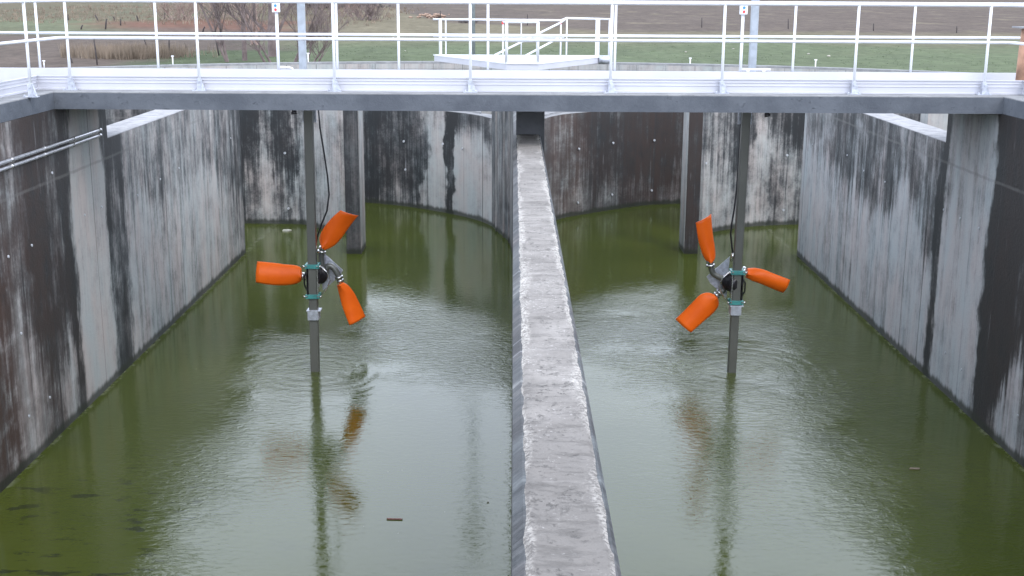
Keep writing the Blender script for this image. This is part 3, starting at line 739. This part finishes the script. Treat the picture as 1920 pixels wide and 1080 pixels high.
mixer(PL, 1, (512, 440), [
    dict(arm=[(500, 345), (508, 290)], out=[((493, 272), (524, 303)), ((490, 240), (552, 293)), ((500, 205), (590, 268)), ((520, 170), (628, 222)), ((562, 118), (668, 165)), ((615, 70), (712, 110))], tw=.10),
    dict(arm=[(440, 452), (405, 457), (388, 458)], out=[((389, 440), (389, 478)), ((384, 408), (378, 490)), ((350, 394), (345, 502)), ((290, 389), (285, 507)), ((210, 380), (205, 503)), ((128, 373), (126, 488))], tw=-.06),
    dict(arm=[(545, 395), (575, 415), (595, 450), (608, 492)], out=[((590, 508), (630, 489)), ((600, 548), (660, 511)), ((612, 590), (692, 556)), ((628, 640), (715, 605)), ((648, 690), (735, 650)), ((667, 733), (753, 697))], tw=.10)],
    'orange three-bladed propeller mixer lifted out of the water in the left channel',
    [(597, 205), (600, 240), (608, 290), (614, 330), (617, 365), (613, 395), (603, 420), (596, 440), (593, 455), (592, 462)],
    (atY(583, 497, YPO).z, atY(584.5, 553, YPO).z), zl)
mixer(PR, -1, (435, 480), [
    dict(arm=[(395, 460), (362, 440), (350, 400), (347, 372)], out=[((325, 374), (360, 373)), ((306, 345), (373, 345)), ((288, 295), (373, 300)), ((274, 245), (366, 250)), ((265, 195), (359, 190)), ((258, 142), (353, 100))], tw=.08),
    dict(arm=[(500, 440), (530, 425), (548, 425)], out=[((562, 412), (546, 460)), ((605, 409), (585, 482)), ((655, 418), (635, 500)), ((705, 437), (685, 522)), ((755, 455), (730, 542)), ((802, 472), (770, 558))], tw=.08),
    dict(arm=[(425, 530), (400, 552), (380, 572)], out=[((368, 562), (393, 590)), ((335, 551), (392, 628)), ((290, 562), (362, 668)), ((245, 607), (320, 702)), ((195, 660), (275, 740)), ((145, 710), (230, 778))], tw=-.07)],
    'orange three-bladed propeller mixer lifted out of the water in the right channel',
    [(1390, 205), (1388, 240), (1386, 280), (1384, 320), (1381, 355), (1377, 390), (1372, 420), (1370, 440), (1372, 460), (1374, 475)],
    (atY(1385, 510, YPO).z, atY(1382.5, 566, YPO).z), zr)

# ---------------------------------------------------------------- conduits on the left wall
for a, b, lb in (((-60, 325), (189, 243), 'upper of two zinc conduits clamped along the left wall'), ((-60, 337), (189, 253), 'lower of two zinc conduits clamped along the left wall')):
    p = on_wall(XL + .05, *b); q = Vector((XL + .05, 8.0, p.z))
    t = empty('conduit', tuple(p), lb, 'conduit', 'conduits on the left wall')
    MB().tube([q, p], .022, 10).build('tube', M['pipe'], t)
    for k in range(9):
        y = p.y - .05 - k * 1.05
        if y < 8: break
        MB().tube([(p.x, y, p.z), (p.x, y - .05, p.z)], .030, 10).box((XL - .001, y - .04, p.z - .012), (XL + .03, y - .01, p.z + .012)).build('clip', M['bright'], t)

# ---------------------------------------------------------------- timber post at the right end of the bridge
p0 = atY(1909, 150, 17.3)
t = empty('timber_post', (p0.x, 17.3, 0), 'brown timber post with a pale sheet cap, at the right end of the footbridge', 'post')
zt = atY(1909, 53, 17.3).z
m = MB(); m.tube([(p0.x + .05, 17.3, 0), (p0.x + .055, 17.3, zt * .6), (p0.x + .07, 17.3, zt)], .085, 14); m.build('shaft', M['wood'], t)
MB().box((p0.x - .08, 17.1, zt + .002), (p0.x + .25, 17.5, zt + .022)).build('cap', M['capping'], t)

# ---------------------------------------------------------------- round basin behind
rim = [(-20, -12), (-20, 12)]
cx, cy, rr = 0.0, 19.0, 20.0
for k in range(49):
    a = R(180 - 20) + (R(20) - R(160)) * k / 48; rim.append((cx + rr * math.cos(a), cy + rr * math.sin(a)))
rim += [(20, 12), (20, -12)]
t = empty('basin_wall', (0, 39, ZB), 'thin pale curved rim wall of the round basin, behind the footbridge', 'wall')
MB().wall(rim, .28, ZB, CZ - 2.22, None, 1).build('concrete_face', M['pale_outer'], t)
MB().wall([(x, y) for x, y in rim], .30, CZ - 2.218, CZ - 2.16, None, 1).build('rim', M['capping'], t)

# access platform over the round basin
pf = empty('access_platform', (.3, 34, -.6), 'white access platform with stairs and railings over the round basin', 'platform')
ZP = atY(960, 118, 32.2).z
def pz(px, py, Y): return atY(px, py, Y)
c = [pz(950, 119, 32.2), pz(1010, 119, 32.2), pz(1142, 106, 36.0), pz(812, 106, 36.0)]
c = [Vector((p.x, p.y, ZP)) for p in c]; c[3].y = c[2].y = atZ(1142, 104, ZP).y
c[2].x = atZ(1142, 104, ZP).x; c[3].x = atZ(812, 104, ZP).x
MB().prism([p - Vector((0, 0, .18)) for p in c], (0, 0, .15)).build('skirt', M['board'], pf)
cc = sum(c, Vector()) / 4
MB().prism([cc + (p - cc) * 1.012 - Vector((0, 0, .03)) for p in c], (0, 0, .03)).build('deck', M['white'], pf)
yf, yn = c[2].y, 32.2
def rod(pts, nm, r=.022): return MB().tube(pts, r, 8).build(nm, M['white'], pf)
def pxY(x, y, Y): return atY(x, y, Y)
for x, w in ((826, .045), (836, .02), (1121, .045), (1117, .02), (1143, .045)):
    b_ = pxY(x, 100, yf - .15); top = pxY(x, 36, yf - .15); rod([(b_.x, b_.y, ZP - .12), (b_.x, b_.y, top.z)], 'post', w)
for x in (943, 1051, 1062):
    b_ = pxY(x, 100, yf - .1); top = pxY(x, 38 if x < 1060 else 34, yf - .1); rod([(b_.x, b_.y, ZP), (b_.x, b_.y, top.z)], 'post')
rod([pxY(812, 36, yf - .15), pxY(1052, 38, yf - .1), pxY(1062, 34, yf - .1), pxY(1146, 36, yf - .15)], 'top_rail', .028)
rod([pxY(812, 68, yf - .15), pxY(1058, 69.5, yf - .1)], 'mid_rail', .026); rod([pxY(1120, 69, yf - .15), pxY(1148, 69, yf - .15)], 'mid_rail', .026)
rod([pxY(928, 103, yf - .9), pxY(1052, 42, yf - .35), pxY(1062, 34, yf - .3)], 'stair_rail', .028)
rod([pxY(986, 104, yf - 1.3), pxY(1046, 72, yf - .8)], 'stair_rail', .028)
for x, w in ((949.5, .04), (977, .014), (1008, .04)):
    b_ = pxY(x, 119, yn + .05); top = pxY(x, 41, yn + .05); rod([(b_.x, b_.y, ZP), (b_.x, b_.y, top.z)], 'gate_post', w)
rod([pxY(943, 41.5, yn + .05), pxY(1011, 41.5, yn + .05)], 'gate_rail', .026); rod([pxY(947, 77, yn + .05), pxY(1011, 77, yn + .05)], 'gate_rail', .026)
for x in (943, 1051):
    q = pxY(x, 43, yf - .16); MB().tube([q, q - Vector((0, .03, 0))], .04, 10).build('red_lamp', M['red'], pf)
a = pxY(1122, 112, yf - .6); MB().tube([(a.x, a.y, a.z), (a.x + .35, a.y, a.z)], .12, 12).build('gear_box', M['bracket'], pf)

# lamp mast (its heads show only in the water's mirror)
lx = atY(886, 60, 41).x
lp = empty('lamp_post', (lx, 41, -1.3), 'slender blue-grey lamp post behind the footbridge, mirrored in the left channel', 'lamp post')
zh = atY(886, 0, 41).z
HL = 41 * math.tan(R(24.7)) - 5.7 + WZ
MB().tube([(lx, 41, -1.4), (lx, 41, HL)], [.09, .06], 10).build('mast', M['mast'], lp)
for s in (-1, 1):
    MB().tube([(lx, 41, HL - .3), (lx + s * .35, 41, HL - .05)], .025, 8).build('arm', M['mast'], lp)
    MB().prism([(lx + s * .06, 40.8, HL - .22), (lx + s * .50, 40.8, HL - .06), (lx + s * .46, 40.8, HL + .10), (lx + s * .06, 40.8, HL + .08)][::s], (0, .40, 0)).build('lamp_head', M['motor'], lp)
MB().tube([(lx, 41, HL), (lx, 41, HL + .3), (lx, 41, HL + .32), (lx, 41, HL + .9)], [.03, .03, .11, .10], 8).build('finial', M['motor'], lp)

# ---------------------------------------------------------------- land
GZ0 = CZ - 2.62
def gz(x, y):
    z = GZ0 + max(0, y - 58) * .012
    z += noise.noise(Vector((x * .05, y * .04, 0))) * .15 * min(1, max(0, (y - 42) / 20))
    return z
def lerp3(a, b, f): f = max(0, min(1, f)); return tuple(p + (q - p) * f for p, q in zip(a, b))
def sst(v, a, b):
    t_ = max(0, min(1, (v - a) / (b - a))); return t_ * t_ * (3 - 2 * t_)
GREEN, TAN, BROWN, DGREEN, RED, SCRUB, PALE = (.115,.140,.078), (.165,.142,.094), (.118,.092,.076), (.090,.114,.060), (.155,.080,.056), (.130,.112,.070), (.195,.165,.112)
def gcol(x, y):
    n = noise.fractal(Vector((x * .12, y * .10, 2)), 1, 2, 5); n2 = noise.noise(Vector((x * .05, y * .35, 7)))
    n3 = noise.fractal(Vector((x * .5, y * .25, 4)), 1, 2, 4)
    u = x / max(y, 1)          # bearing-free split is done with a field edge line instead
    edge = x + 9 + (y - 45) * .12   # < 0: west of the ditch
    w = sst(edge + n * 2, 2, -2)
    # east: meadow, stubble, ploughed field
    c = lerp3(GREEN, lerp3(GREEN, TAN, .55), sst(y + n * 5 + n2 * 4, 56, 68)); c = lerp3(c, TAN, sst(y + n * 3 + n2 * 3, 66, 74))
    yb = 77 + max(0, 5 - x) * 1.5 + max(0, -6 - x) * 4
    c = lerp3(c, BROWN, sst(y + n * 3, yb - 3, yb + 3))
    c = lerp3(c, PALE, .5 * sst(n3 + n2 * .6, .35, .8) * sst(y, 66, 80))
    c = lerp3(c, DGREEN, .5 * sst(n2 + n3 * .5, .2, .7) * sst(70 - y, 0, 10))
    # west: green verge, bare field, reddish strip, green, scrub
    d = lerp3(DGREEN, BROWN, sst(-x - 11.5 + n * 3, 0, 3)); d = lerp3(d, BROWN, sst(y + n * 2, 52, 56))
    d = lerp3(d, lerp3(GREEN, TAN, .3), sst(y + n * 3, 66, 70) * sst(-x - 21 + n * 4, -2, 4))
    d = lerp3(d, RED, sst(y + n * 3, 72, 78) * sst(x + 27 + n * 4, -2, 4))
    d = lerp3(d, SCRUB, sst(y + n * 6, 86, 96)); d = lerp3(d, (.09,.105,.07), .7 * sst(n3, .1, .6) * sst(y, 84, 100))
    d = lerp3(d, PALE, .5 * sst(n2 + n3 * .4, .25, .7) * sst(y, 90, 110))
    c = lerp3(c, d, w)
    k = .86 * (1 + .10 * n3)
    return tuple(max(0, q * k) for q in c)
t = NT('field_ground'); at = t.n('ShaderNodeAttribute', attribute_name='Col'); g = t.n('ShaderNodeNewGeometry')
mpv = t.n('ShaderNodeMapping'); t.l(g.outputs['Position'], mpv.inputs[0]); mpv.inputs['Scale'].default_value = (.9, .45, 1)
n1 = t.noise(mpv.outputs[0], 2.2, 8, .7); n2 = t.noise(mpv.outputs[0], .5, 5, .6)
col = t.mix(1.0, at.outputs[0], t.ramp(n1, [(.25, .60), (.5, 1.0), (.75, 1.35)]), 'MULTIPLY')
col = t.mix(1.0, col, t.ramp(n2, [(.3, .86), (.7, 1.12)]), 'MULTIPLY')
t.l(col, t.b.inputs['Base Color']); t.b.inputs['Roughness'].default_value = .95; t.b.inputs['Specular IOR Level'].default_value = .1; t.bump(n1, .5, .15)
M['ground'] = t.m
xs = [-1500, -500, -180, -90, -60] + [-50 + .45 * i for i in range(int(100 / .45) + 1)] + [60, 90, 180, 500, 1500]
ys = [40.2]
while ys[-1] < 230: ys.append(ys[-1] * 1.0085)
ys += [260, 330, 500, 900, 1600]
mb = MB(); colr = []
for y in ys:
    for x in xs:
        mb.vert((x, y, gz(x, y))); colr.append(gcol(x, y))
nx = len(xs)
for j in range(len(ys) - 1):
    for i in range(nx - 1):
        a = j * nx + i; mb.face((a, a + 1, a + nx + 1, a + nx), None, True)
# ground to the sides of and behind the basin
def gq(x0, y0, x1, y1):
    i = [mb.vert(p) for p in ((x0, y0, GZ0), (x1, y0, GZ0), (x1, y1, GZ0), (x0, y1, GZ0))]; colr.extend([GREEN] * 4); mb.face(i)
gq(-1500, -1500, -19.95, 40.2); gq(19.95, -1500, 1500, 40.2); gq(-19.95, -1500, 19.95, -11.9)
tag(mb.build('ground', M['ground'], col=colr), 'fields and meadow behind the plant', kind='structure')
mb = MB()
for s in (-1, 1):
    # corner fill between the round rim and the field
    pts = [(cx + rr * math.cos(a) * 1.0, cy + rr * math.sin(a)) for a in [R(20 + 70 * k / 14) for k in range(15)]]
    ring = [mb.vert((s * p[0], p[1] + .25, GZ0 - .003)) for p in pts]; top = [mb.vert((s * p[0], 40.3, GZ0 - .003)) for p in pts]
    for k in range(14): mb.face((ring[k], top[k], top[k+1], ring[k+1]))
mb.build('verge', M['grass']); tag(bpy.data.objects['verge'], 'grass verge outside the basin rim', kind='structure')

# ---------------------------------------------------------------- vegetation
def branch(m, p, d, L, r, depth, spread, rng, up=.15):
    n = 4; pts = [p]; q = p.copy(); dd = d.copy()
    for k in range(n):
        dd = (dd + Vector((rng.uniform(-1, 1), rng.uniform(-1, 1), rng.uniform(-.4, .8))) * .16 + Vector((0, 0, up * .25))).normalized()
        q = q + dd * L / n; pts.append(q.copy())
    m.tube(pts, [r * (1 - .6 * k / n) for k in range(n + 1)], 5 if depth > 1 else 3, False)
    if depth <= 0: return
    for k in range(rng.randint(3, 5) if depth > 1 else rng.randint(4, 6)):
        f = rng.uniform(.3, 1.0); i = min(n - 1, int(f * n)); b = pts[i].lerp(pts[i+1], f * n - i)
        a = rng.uniform(0, 6.283); s = Vector((math.cos(a), math.sin(a), 0)) * spread
        nd = (dd * .8 + s + Vector((0, 0, .15))).normalized()
        branch(m, b, nd, L * rng.uniform(.5, .72), r * .5, depth - 1, spread, rng, up)
def bare_tree(px, Y, h, r, lean, seed, label, mat='twig', stems=1, depth=4):
    rng = random.Random(seed); x = atY(px, 110, Y).x; z0 = gz(x, Y) - .05
    t = empty('bare_tree', (x, Y, z0), label, 'tree', 'leafless trees beyond the basin')
    tr, cr = MB(), MB()
    for s in range(stems):
        d = Vector((lean + rng.uniform(-.35, .35) * (stems > 1), rng.uniform(-.2, .2), 1)).normalized()
        q = Vector((x + rng.uniform(-.2, .2) * (stems > 1), Y, z0)); pts = [q.copy()]
        for k in range(6):
            d = (d + Vector((rng.uniform(-.1, .1), rng.uniform(-.1, .1), .05))).normalized(); q = q + d * h * .6 / 6; pts.append(q.copy())
        tr.tube(pts, [r * (1 - .09 * k) for k in range(7)], 8, False)
        for k in range(9):
            i = rng.randint(1, 5); a = rng.uniform(0, 6.283)
            nd = (d * .7 + Vector((math.cos(a), math.sin(a) * .6, .2)) * .8).normalized()
            branch(cr, pts[i], nd, h * rng.uniform(.22, .42), r * .38, depth - 1, .62, rng)
        branch(cr, pts[-1], d, h * .4, r * .5, depth - 1, .6, rng)
    tr.build('trunk', M[mat], t); cr.build('crown', M[mat], t)
bare_tree(459, 47, 6.5, .10, .02, 1, 'leafless tree with a straight dark trunk, middle of those left of the mast')
bare_tree(512, 50, 7.0, .20, .03, 2, 'leafless tree with the thickest trunk, just left of the mast', depth=4)
bare_tree(428, 46, 5.5, .05, -.25, 3, 'slim leafless tree leaning left, leftmost of the trees beyond the basin', stems=2, depth=3)
bare_tree(500, 45.5, 5.0, .045, -.22, 4, 'thin leafless sapling leaning left, in front of the thickest trunk', stems=2, depth=3)
bare_tree(545, 46, 4.0, .05, .28, 5, 'leafless sapling leaning right, behind the left mast', stems=2, depth=3)
bare_tree(585, 45, 2.4, .035, .55, 6, 'low leafless shrub-like tree leaning right, right of the left mast', stems=3, depth=3)
bare_tree(478, 60, 7.0, .08, .0, 7, 'pale leafless tree standing farther back among the trees', 'twig2', 3, 3)
def bush(px, py, Y, w, h, label, mat='twig2', seed=0):
    rng = random.Random(seed); x = atY(px, py, Y).x; z0 = gz(x, Y)
    t = empty('bare_bush', (x, Y, z0), label, 'bush', 'dry bushes in the fields')
    m = MB()
    for k in range(60):
        a = rng.uniform(0, 6.283); d = Vector((math.cos(a) * w, math.sin(a) * w * .6, h)).normalized()
        branch(m, Vector((x + rng.uniform(-w, w) * .5, Y + rng.uniform(-.5, .5), z0)), d, h * rng.uniform(.4, .8), .02, 1, .5, rng)
    m.build('twigs', M[mat], t)
bush(345, 60, 90, 3.0, 2.4, 'pale dry bush at the left of the reddish strip', seed=3)
bush(420, 40, 96, 3.5, 3.5, 'pale dry bush behind the leftmost bare tree', seed=4)
bush(650, 30, 100, 3.5, 2.6, 'pale dry bush in front of the dark thicket', seed=5)
bush(565, 30, 105, 4, 3.5, 'tall dry bush behind the left mast', 'twig', seed=6)
bush(690, 40, 92, 2.0, 1.8, 'small dry bush right of the dark thicket', 'twig', seed=7)
def evergreen(px, Y, w, h, label, seed):
    rng = random.Random(seed); x = atY(px, 10, Y).x; z0 = gz(x, Y)
    t = empty('dark_thicket', (x, Y, z0), label, 'thicket', 'dark thickets on the slope')
    MB().tube([(x, Y, z0), (x, Y, z0 + h * .5)], .15, 6).build('trunk', M['darkwood'], t)
    m = MB()
    for k in range(1500):
        v = Vector((rng.gauss(0, .42), rng.gauss(0, .42), rng.random())); v.x *= (1.1 - v.z * .6)
        p = Vector((x + v.x * w, Y + v.y * w * .6, z0 + v.z * h)); s = rng.uniform(.10, .26)
        a = Vector((rng.uniform(-1, 1), rng.uniform(-1, 1), rng.uniform(-1, 1))).normalized() * s; b = Vector((rng.uniform(-1, 1), rng.uniform(-1, 1), rng.uniform(-1, 1))).normalized() * s
        i = [m.vert(p - a), m.vert(p + b), m.vert(p + a), m.vert(p - b * .6)]; m.face(i)
    m.build('foliage', M['everg'], t)
evergreen(603, 125, 2.2, 3.0, 'dark evergreen thicket on the slope right of the left mast', 1)
evergreen(635, 130, 3.0, 2.6, 'wider dark evergreen thicket on the slope, near the top railing', 2)
evergreen(680, 128, 2.2, 3.4, 'dark evergreen thicket on the slope beside the fence', 3)
# reeds and tufts
def tufts(name, n, place, hh, mat, label, wd=.012):
    m = MB(); rng = random.Random(11)
    for k in range(n):
        x, y = place(rng); z = gz(x, y) - .02
        for q in range(5):
            a = rng.uniform(0, 6.283); l = rng.uniform(.0, .3) * hh; h = hh * rng.uniform(.5, 1.1)
            px_, py_ = x + rng.uniform(-.12, .12), y + rng.uniform(-.12, .12); c_, s_ = math.cos(a) * wd, math.sin(a) * wd
            i = [m.vert((px_ - c_, py_ - s_, z)), m.vert((px_ + c_, py_ + s_, z)), m.vert((px_ + math.sin(a) * l, py_ + math.cos(a) * l, z + h))]
            m.face(i)
    tag(m.build(name, M[mat]), label, kind='stuff')
def on_px(px, py):
    p = atZ(px, py, GZ0); return p.x, p.y
def pl1(rng):
    px = rng.gauss(240, 60); p = on_px(min(420, max(120, px)), rng.uniform(101, 112) - abs(px - 240) * .02); return p
tufts('dry_reeds', 800, pl1, .55, 'reed', 'tan dry reeds in the ditch left of the trees', .014)
tufts('meadow_grass', 1600, lambda r: (r.uniform(-14, 20), 41 + 22 * r.random() ** 1.4), .06, 'grass', 'short green meadow grass behind the basin', .02)
tufts('dry_grass', 1500, lambda r: (r.uniform(-45, -9), r.uniform(82, 130)), .28, 'reed', 'dry scrub grass on the far left slope', .03)

# posts of the old fences in the fields
def fence_post(px, y0, y1, px1, label, mat='darkwood', r=.035, grp='old posts in the fields', Y=None):
    b = atZ(px, y1, GZ0) if Y is None else atY(px, y1, Y)
    for _ in range(6): b = atY(px, y1, b.y); b = atZ(px, y1, gz(b.x, b.y))
    tp = atY(px1, y0, b.y)
    t = empty('fence_post', tuple(b), label, 'fence post', grp)
    o = MB().tube([b - Vector((0, 0, .2)), b.lerp(tp, .6), tp], [r, r * .95, r * .8], 6).build('stake', M[mat], t)
for k, (x1, y1, x0, y0, lb) in enumerate([
    (57,124,47,76,'dark leaning stake behind the leftmost railing post'), (183,122,176,73,'upright dark stake alone in the bare field'),
    (282,104,270,73,'dark stake leaning left, before the tan reeds'), (317,106,317,68,'upright dark stake at the right end of the reeds'),
    (137,118,132,108,'short dark stake at the left end of the reeds'), (186,40,178,28,'short stake leaning left on the far slope, left of a pair'),
    (197,56,200,35,'tallest stake on the far slope, leaning right'), (218,40,212,31,'short stake leaning left on the far slope, right of the tallest'),
    (226,48,226,35,'thin upright stake on the far slope'), (260,40,256,29,'stake on the far slope before a crossed pair'),
    (128,38,127,27,'small stake on the far slope beside the corner post'), (309,38,308,25,'stake on the far slope right of the second far post'),
    (347,36,342,17,'tall leaning stake on the far slope near the dry bush'), (150,56,155,47,'tilted low stake in the green strip'),
    (352,100,346,80,'dark stake leaning left near the leftmost bare tree'), (412,104,403,70,'slanted stake in the grass at the foot of the bare trees'),
    (378,62,384,50,'small stake beside the reddish strip')]):
    fence_post(x1, y0, y1, x0, lb, r=.03 if y1 > 70 else .05)
for x, y1, y0, lb in ((826, 37, 20, 'thin dark stake above the left end of the platform'), (989, 48, 27, 'thin dark stake above the platform gate'), (1316, 52, 33, 'thin dark stake in the ploughed field left of the right switch box'), (1478, 55, 35, 'thin dark stake in the ploughed field right of the right mast'), (1638, 58, 44, 'thin dark stake in the ploughed field, second from the right'), (1794, 62, 49, 'thin dark stake in the ploughed field, rightmost')):
    fence_post(x, y0, y1, x, lb, r=.035, grp='stakes along the ploughed field')
for k, x in enumerate((674, 684, 697, 706, 713)):
    fence_post(x, -4, 18 - k * .8, x, ['leftmost of the five tall fence posts by the dark thicket', 'second of the five tall fence posts by the dark thicket', 'middle one of the five tall fence posts by the dark thicket', 'fourth of the five tall fence posts by the dark thicket', 'rightmost of the five tall fence posts by the dark thicket'][k], r=.09, grp='tall fence posts by the thicket')
# white marker pegs, pale stones, rubble
for px, y1, y0, lb in ((1294, 118, 110, 'white capped peg in the grass right of the platform'), (1529, 122, 113, 'white capped peg in the grass right of the right mast'), (83, 127, 115, 'white peg beside the leftmost railing post'), (324, 116, 106, 'white peg in the grass below the reeds'), (578, 116, 101, 'white peg just right of the left mast')):
    b = atY(px, y1, 41.5); tp = atY(px, y0, 41.5)
    t = empty('marker_peg', (b.x, b.y, GZ0), lb, 'peg', 'white pegs in the grass')
    MB().tube([(b.x, b.y, GZ0), (b.x, b.y, tp.z)], .02, 8).build('stem', M['box'], t)
    MB().tube([(b.x - .045, b.y, tp.z + .012), (b.x + .045, b.y, tp.z + .012)], .02, 8).build('cap', M['box'], t)
rng = random.Random(5)
def rock(m, p, s, rng):
    n = 7; rings = []
    for j, (zz, rr_) in enumerate(((-.5, .55), (0, 1), (.45, .8), (.8, .3))):
        rings.append([m.vert((p.x + math.cos(6.283 * k / n) * s * rr_ * rng.uniform(.75, 1.2), p.y + math.sin(6.283 * k / n) * s * rr_ * .8, p.z + zz * s * .7 * rng.uniform(.8, 1.2))) for k in range(n)])
    for j in range(3):
        for k in range(n): m.face((rings[j][k], rings[j][(k+1) % n], rings[j+1][(k+1) % n], rings[j+1][k]))
    m.face(rings[3])
for px, py, s, lb in ((737,75,.10,'pale stone in the grass just left of the far post by the platform'), (1286,98,.09,'pale stone in the grass above the capped peg'), (1375,93,.08,'pale stone just left of the right switch post'), (1516,102,.10,'pale stone in the grass right of the right mast'), (1554,106,.12,'larger pale stone in the grass below the dry strip'), (1512,84,.08,'small pale stone in the stubble strip'), (705,76,.08,'small pale stone in the grass right of the first near post pair'), (760,96,.06,'tiny pale stone in the grass left of the platform')):
    p = atZ(px, py, GZ0); m = MB(); rock(m, Vector((p.x, p.y, gz(p.x, p.y) + .02)), s * .62, rng)
    tag(m.build('stone', M['stone']), lb, 'stone', 'pale stones in the meadow')
p = atZ(808, 39, GZ0 + .3)
m = MB()
for k in range(60):
    rock(m, Vector((p.x + rng.gauss(0, .55), p.y + rng.gauss(0, .4), gz(p.x, p.y) + rng.uniform(0, .28))), rng.uniform(.08, .17), rng)
tag(m.build('rubble_heap', M['rubble']), 'low heap of tan rubble at the field edge above the platform', kind='stuff')
p = atZ(875, 45, GZ0 + .3); m = MB()
for k in range(12): rock(m, Vector((p.x + rng.gauss(0, .35), p.y + rng.gauss(0, .3), gz(p.x, p.y) + .08)), rng.uniform(.08, .15), rng)
tag(m.build('rubble_heap', M['darkwood']), 'small dark heap behind the platform railing', kind='stuff')

# floating bits
def flat(name, px, py, pts, mat, label, cat, th=.012):
    p = atZ(px, py, WZ + .004)
    m = MB(); m.prism([Vector((p.x + a, p.y + b, WZ + .002)) for a, b in pts], (0, 0, th))
    tag(m.build(name, M[mat]), label, cat)
flat('floating_stick', 740, 973.5, [(-.085, -.004), (-.03, -.012), (.03, -.009), (.08, -.014), (.088, -.002), (.045, .006), (.0, .003), (-.06, .010), (-.09, .006)], 'leaf', 'reddish-brown stick floating in the left channel', 'stick')
flat('floating_scrap', 538, 433, [(-.10, -.05), (.05, -.08), (.11, .02), (.02, .09), (-.09, .06)], 'scrap', 'pale scrap floating near the back wall of the left channel', 'scrap', .03)
flat('floating_leaf', 1715, 879, [(-.07, -.012), (.05, -.02), (.07, .01), (-.05, .018)], 'reed', 'tan leaf floating near the right channel wall', 'leaf')
flat('floating_chip', 915, 941, [(-.012, -.012), (.014, -.01), (.012, .014), (-.012, .012)], 'scrap', 'tiny white chip floating beside the divider wall', 'chip')

# ---------------------------------------------------------------- sky and sun
w = bpy.data.worlds.new('World'); SC.world = w; w.use_nodes = True; nt = w.node_tree
bg = nt.nodes['Background']; sky = nt.nodes.new('ShaderNodeTexSky'); sky.sky_type = 'NISHITA'; sky.sun_disc = False
SUN_EL, SUN_AZ = 48, 150      # azimuth measured from +Y clockwise
sky.sun_elevation = R(SUN_EL); sky.sun_rotation = R(SUN_AZ); sky.air_density = 1.0; sky.dust_density = 4.0; sky.ozone_density = 1.0
# overcast veil: cloud layer blended over the clear sky by direction
tc = nt.nodes.new('ShaderNodeTexCoord'); mp = nt.nodes.new('ShaderNodeMapping'); mp.inputs['Scale'].default_value = (1, 1, 2.5)
nz = nt.nodes.new('ShaderNodeTexNoise'); nz.inputs['Scale'].default_value = 1.6; nz.inputs['Detail'].default_value = 4
nt.links.new(tc.outputs['Generated'], mp.inputs[0]); nt.links.new(mp.outputs[0], nz.inputs['Vector'])
cr = nt.nodes.new('ShaderNodeValToRGB'); cr.color_ramp.elements[0].position = .3; cr.color_ramp.elements[0].color = (11.2, 12.4, 14.6, 1); cr.color_ramp.elements[1].position = .7; cr.color_ramp.elements[1].color = (12.1, 13.4, 15.6, 1)
nt.links.new(nz.outputs['Fac'], cr.inputs[0])
sx = nt.nodes.new('ShaderNodeSeparateXYZ'); nt.links.new(tc.outputs['Generated'], sx.inputs[0])
gr = nt.nodes.new('ShaderNodeValToRGB'); nt.links.new(sx.outputs[2], gr.inputs[0]); el = gr.color_ramp.elements
stops = ((0.0, .85), (.30, .80), (.37, .87), (.42, 1.0), (.55, 1.0), (.72, .50), (1.0, .34))
while len(el) < len(stops): el.new(.5)
for e, (pos, v) in zip(el, stops): e.position = pos; e.color = (v, v, v, 1)
gm = nt.nodes.new('ShaderNodeVectorMath'); gm.operation = 'MULTIPLY'; nt.links.new(cr.outputs[0], gm.inputs[0]); nt.links.new(gr.outputs[0], gm.inputs[1])
gs = nt.nodes.new('ShaderNodeVectorMath'); gs.operation = 'SCALE'; gs.inputs[3].default_value = 1.92; nt.links.new(gm.outputs[0], gs.inputs[0])
mx = nt.nodes.new('ShaderNodeMix'); mx.data_type = 'RGBA'; mx.inputs['Factor'].default_value = .85
nt.links.new(sky.outputs[0], mx.inputs[6]); nt.links.new(gs.outputs[0], mx.inputs[7]); nt.links.new(mx.outputs[2], bg.inputs['Color'])
bg.inputs['Strength'].default_value = .12
ld = bpy.data.lights.new('sun', 'SUN'); ld.energy = 1.0; ld.angle = R(20); ld.color = (1, .97, .93)
lo = bpy.data.objects.new('sun', ld); C.objects.link(lo)
dv_ = Vector((math.sin(R(SUN_AZ)) * math.cos(R(SUN_EL)), math.cos(R(SUN_AZ)) * math.cos(R(SUN_EL)), math.sin(R(SUN_EL))))
lo.rotation_euler = dv_.to_track_quat('Z', 'Y').to_euler(); lo.location = (0, -20, 30)
vs = SC.view_settings; vs.view_transform = 'Standard'; vs.look = 'None'; vs.gamma = 1; vs.exposure = 0.40; vs.use_curve_mapping = False
SC.cycles.max_bounces = 8
SC.cycles.use_denoising = True
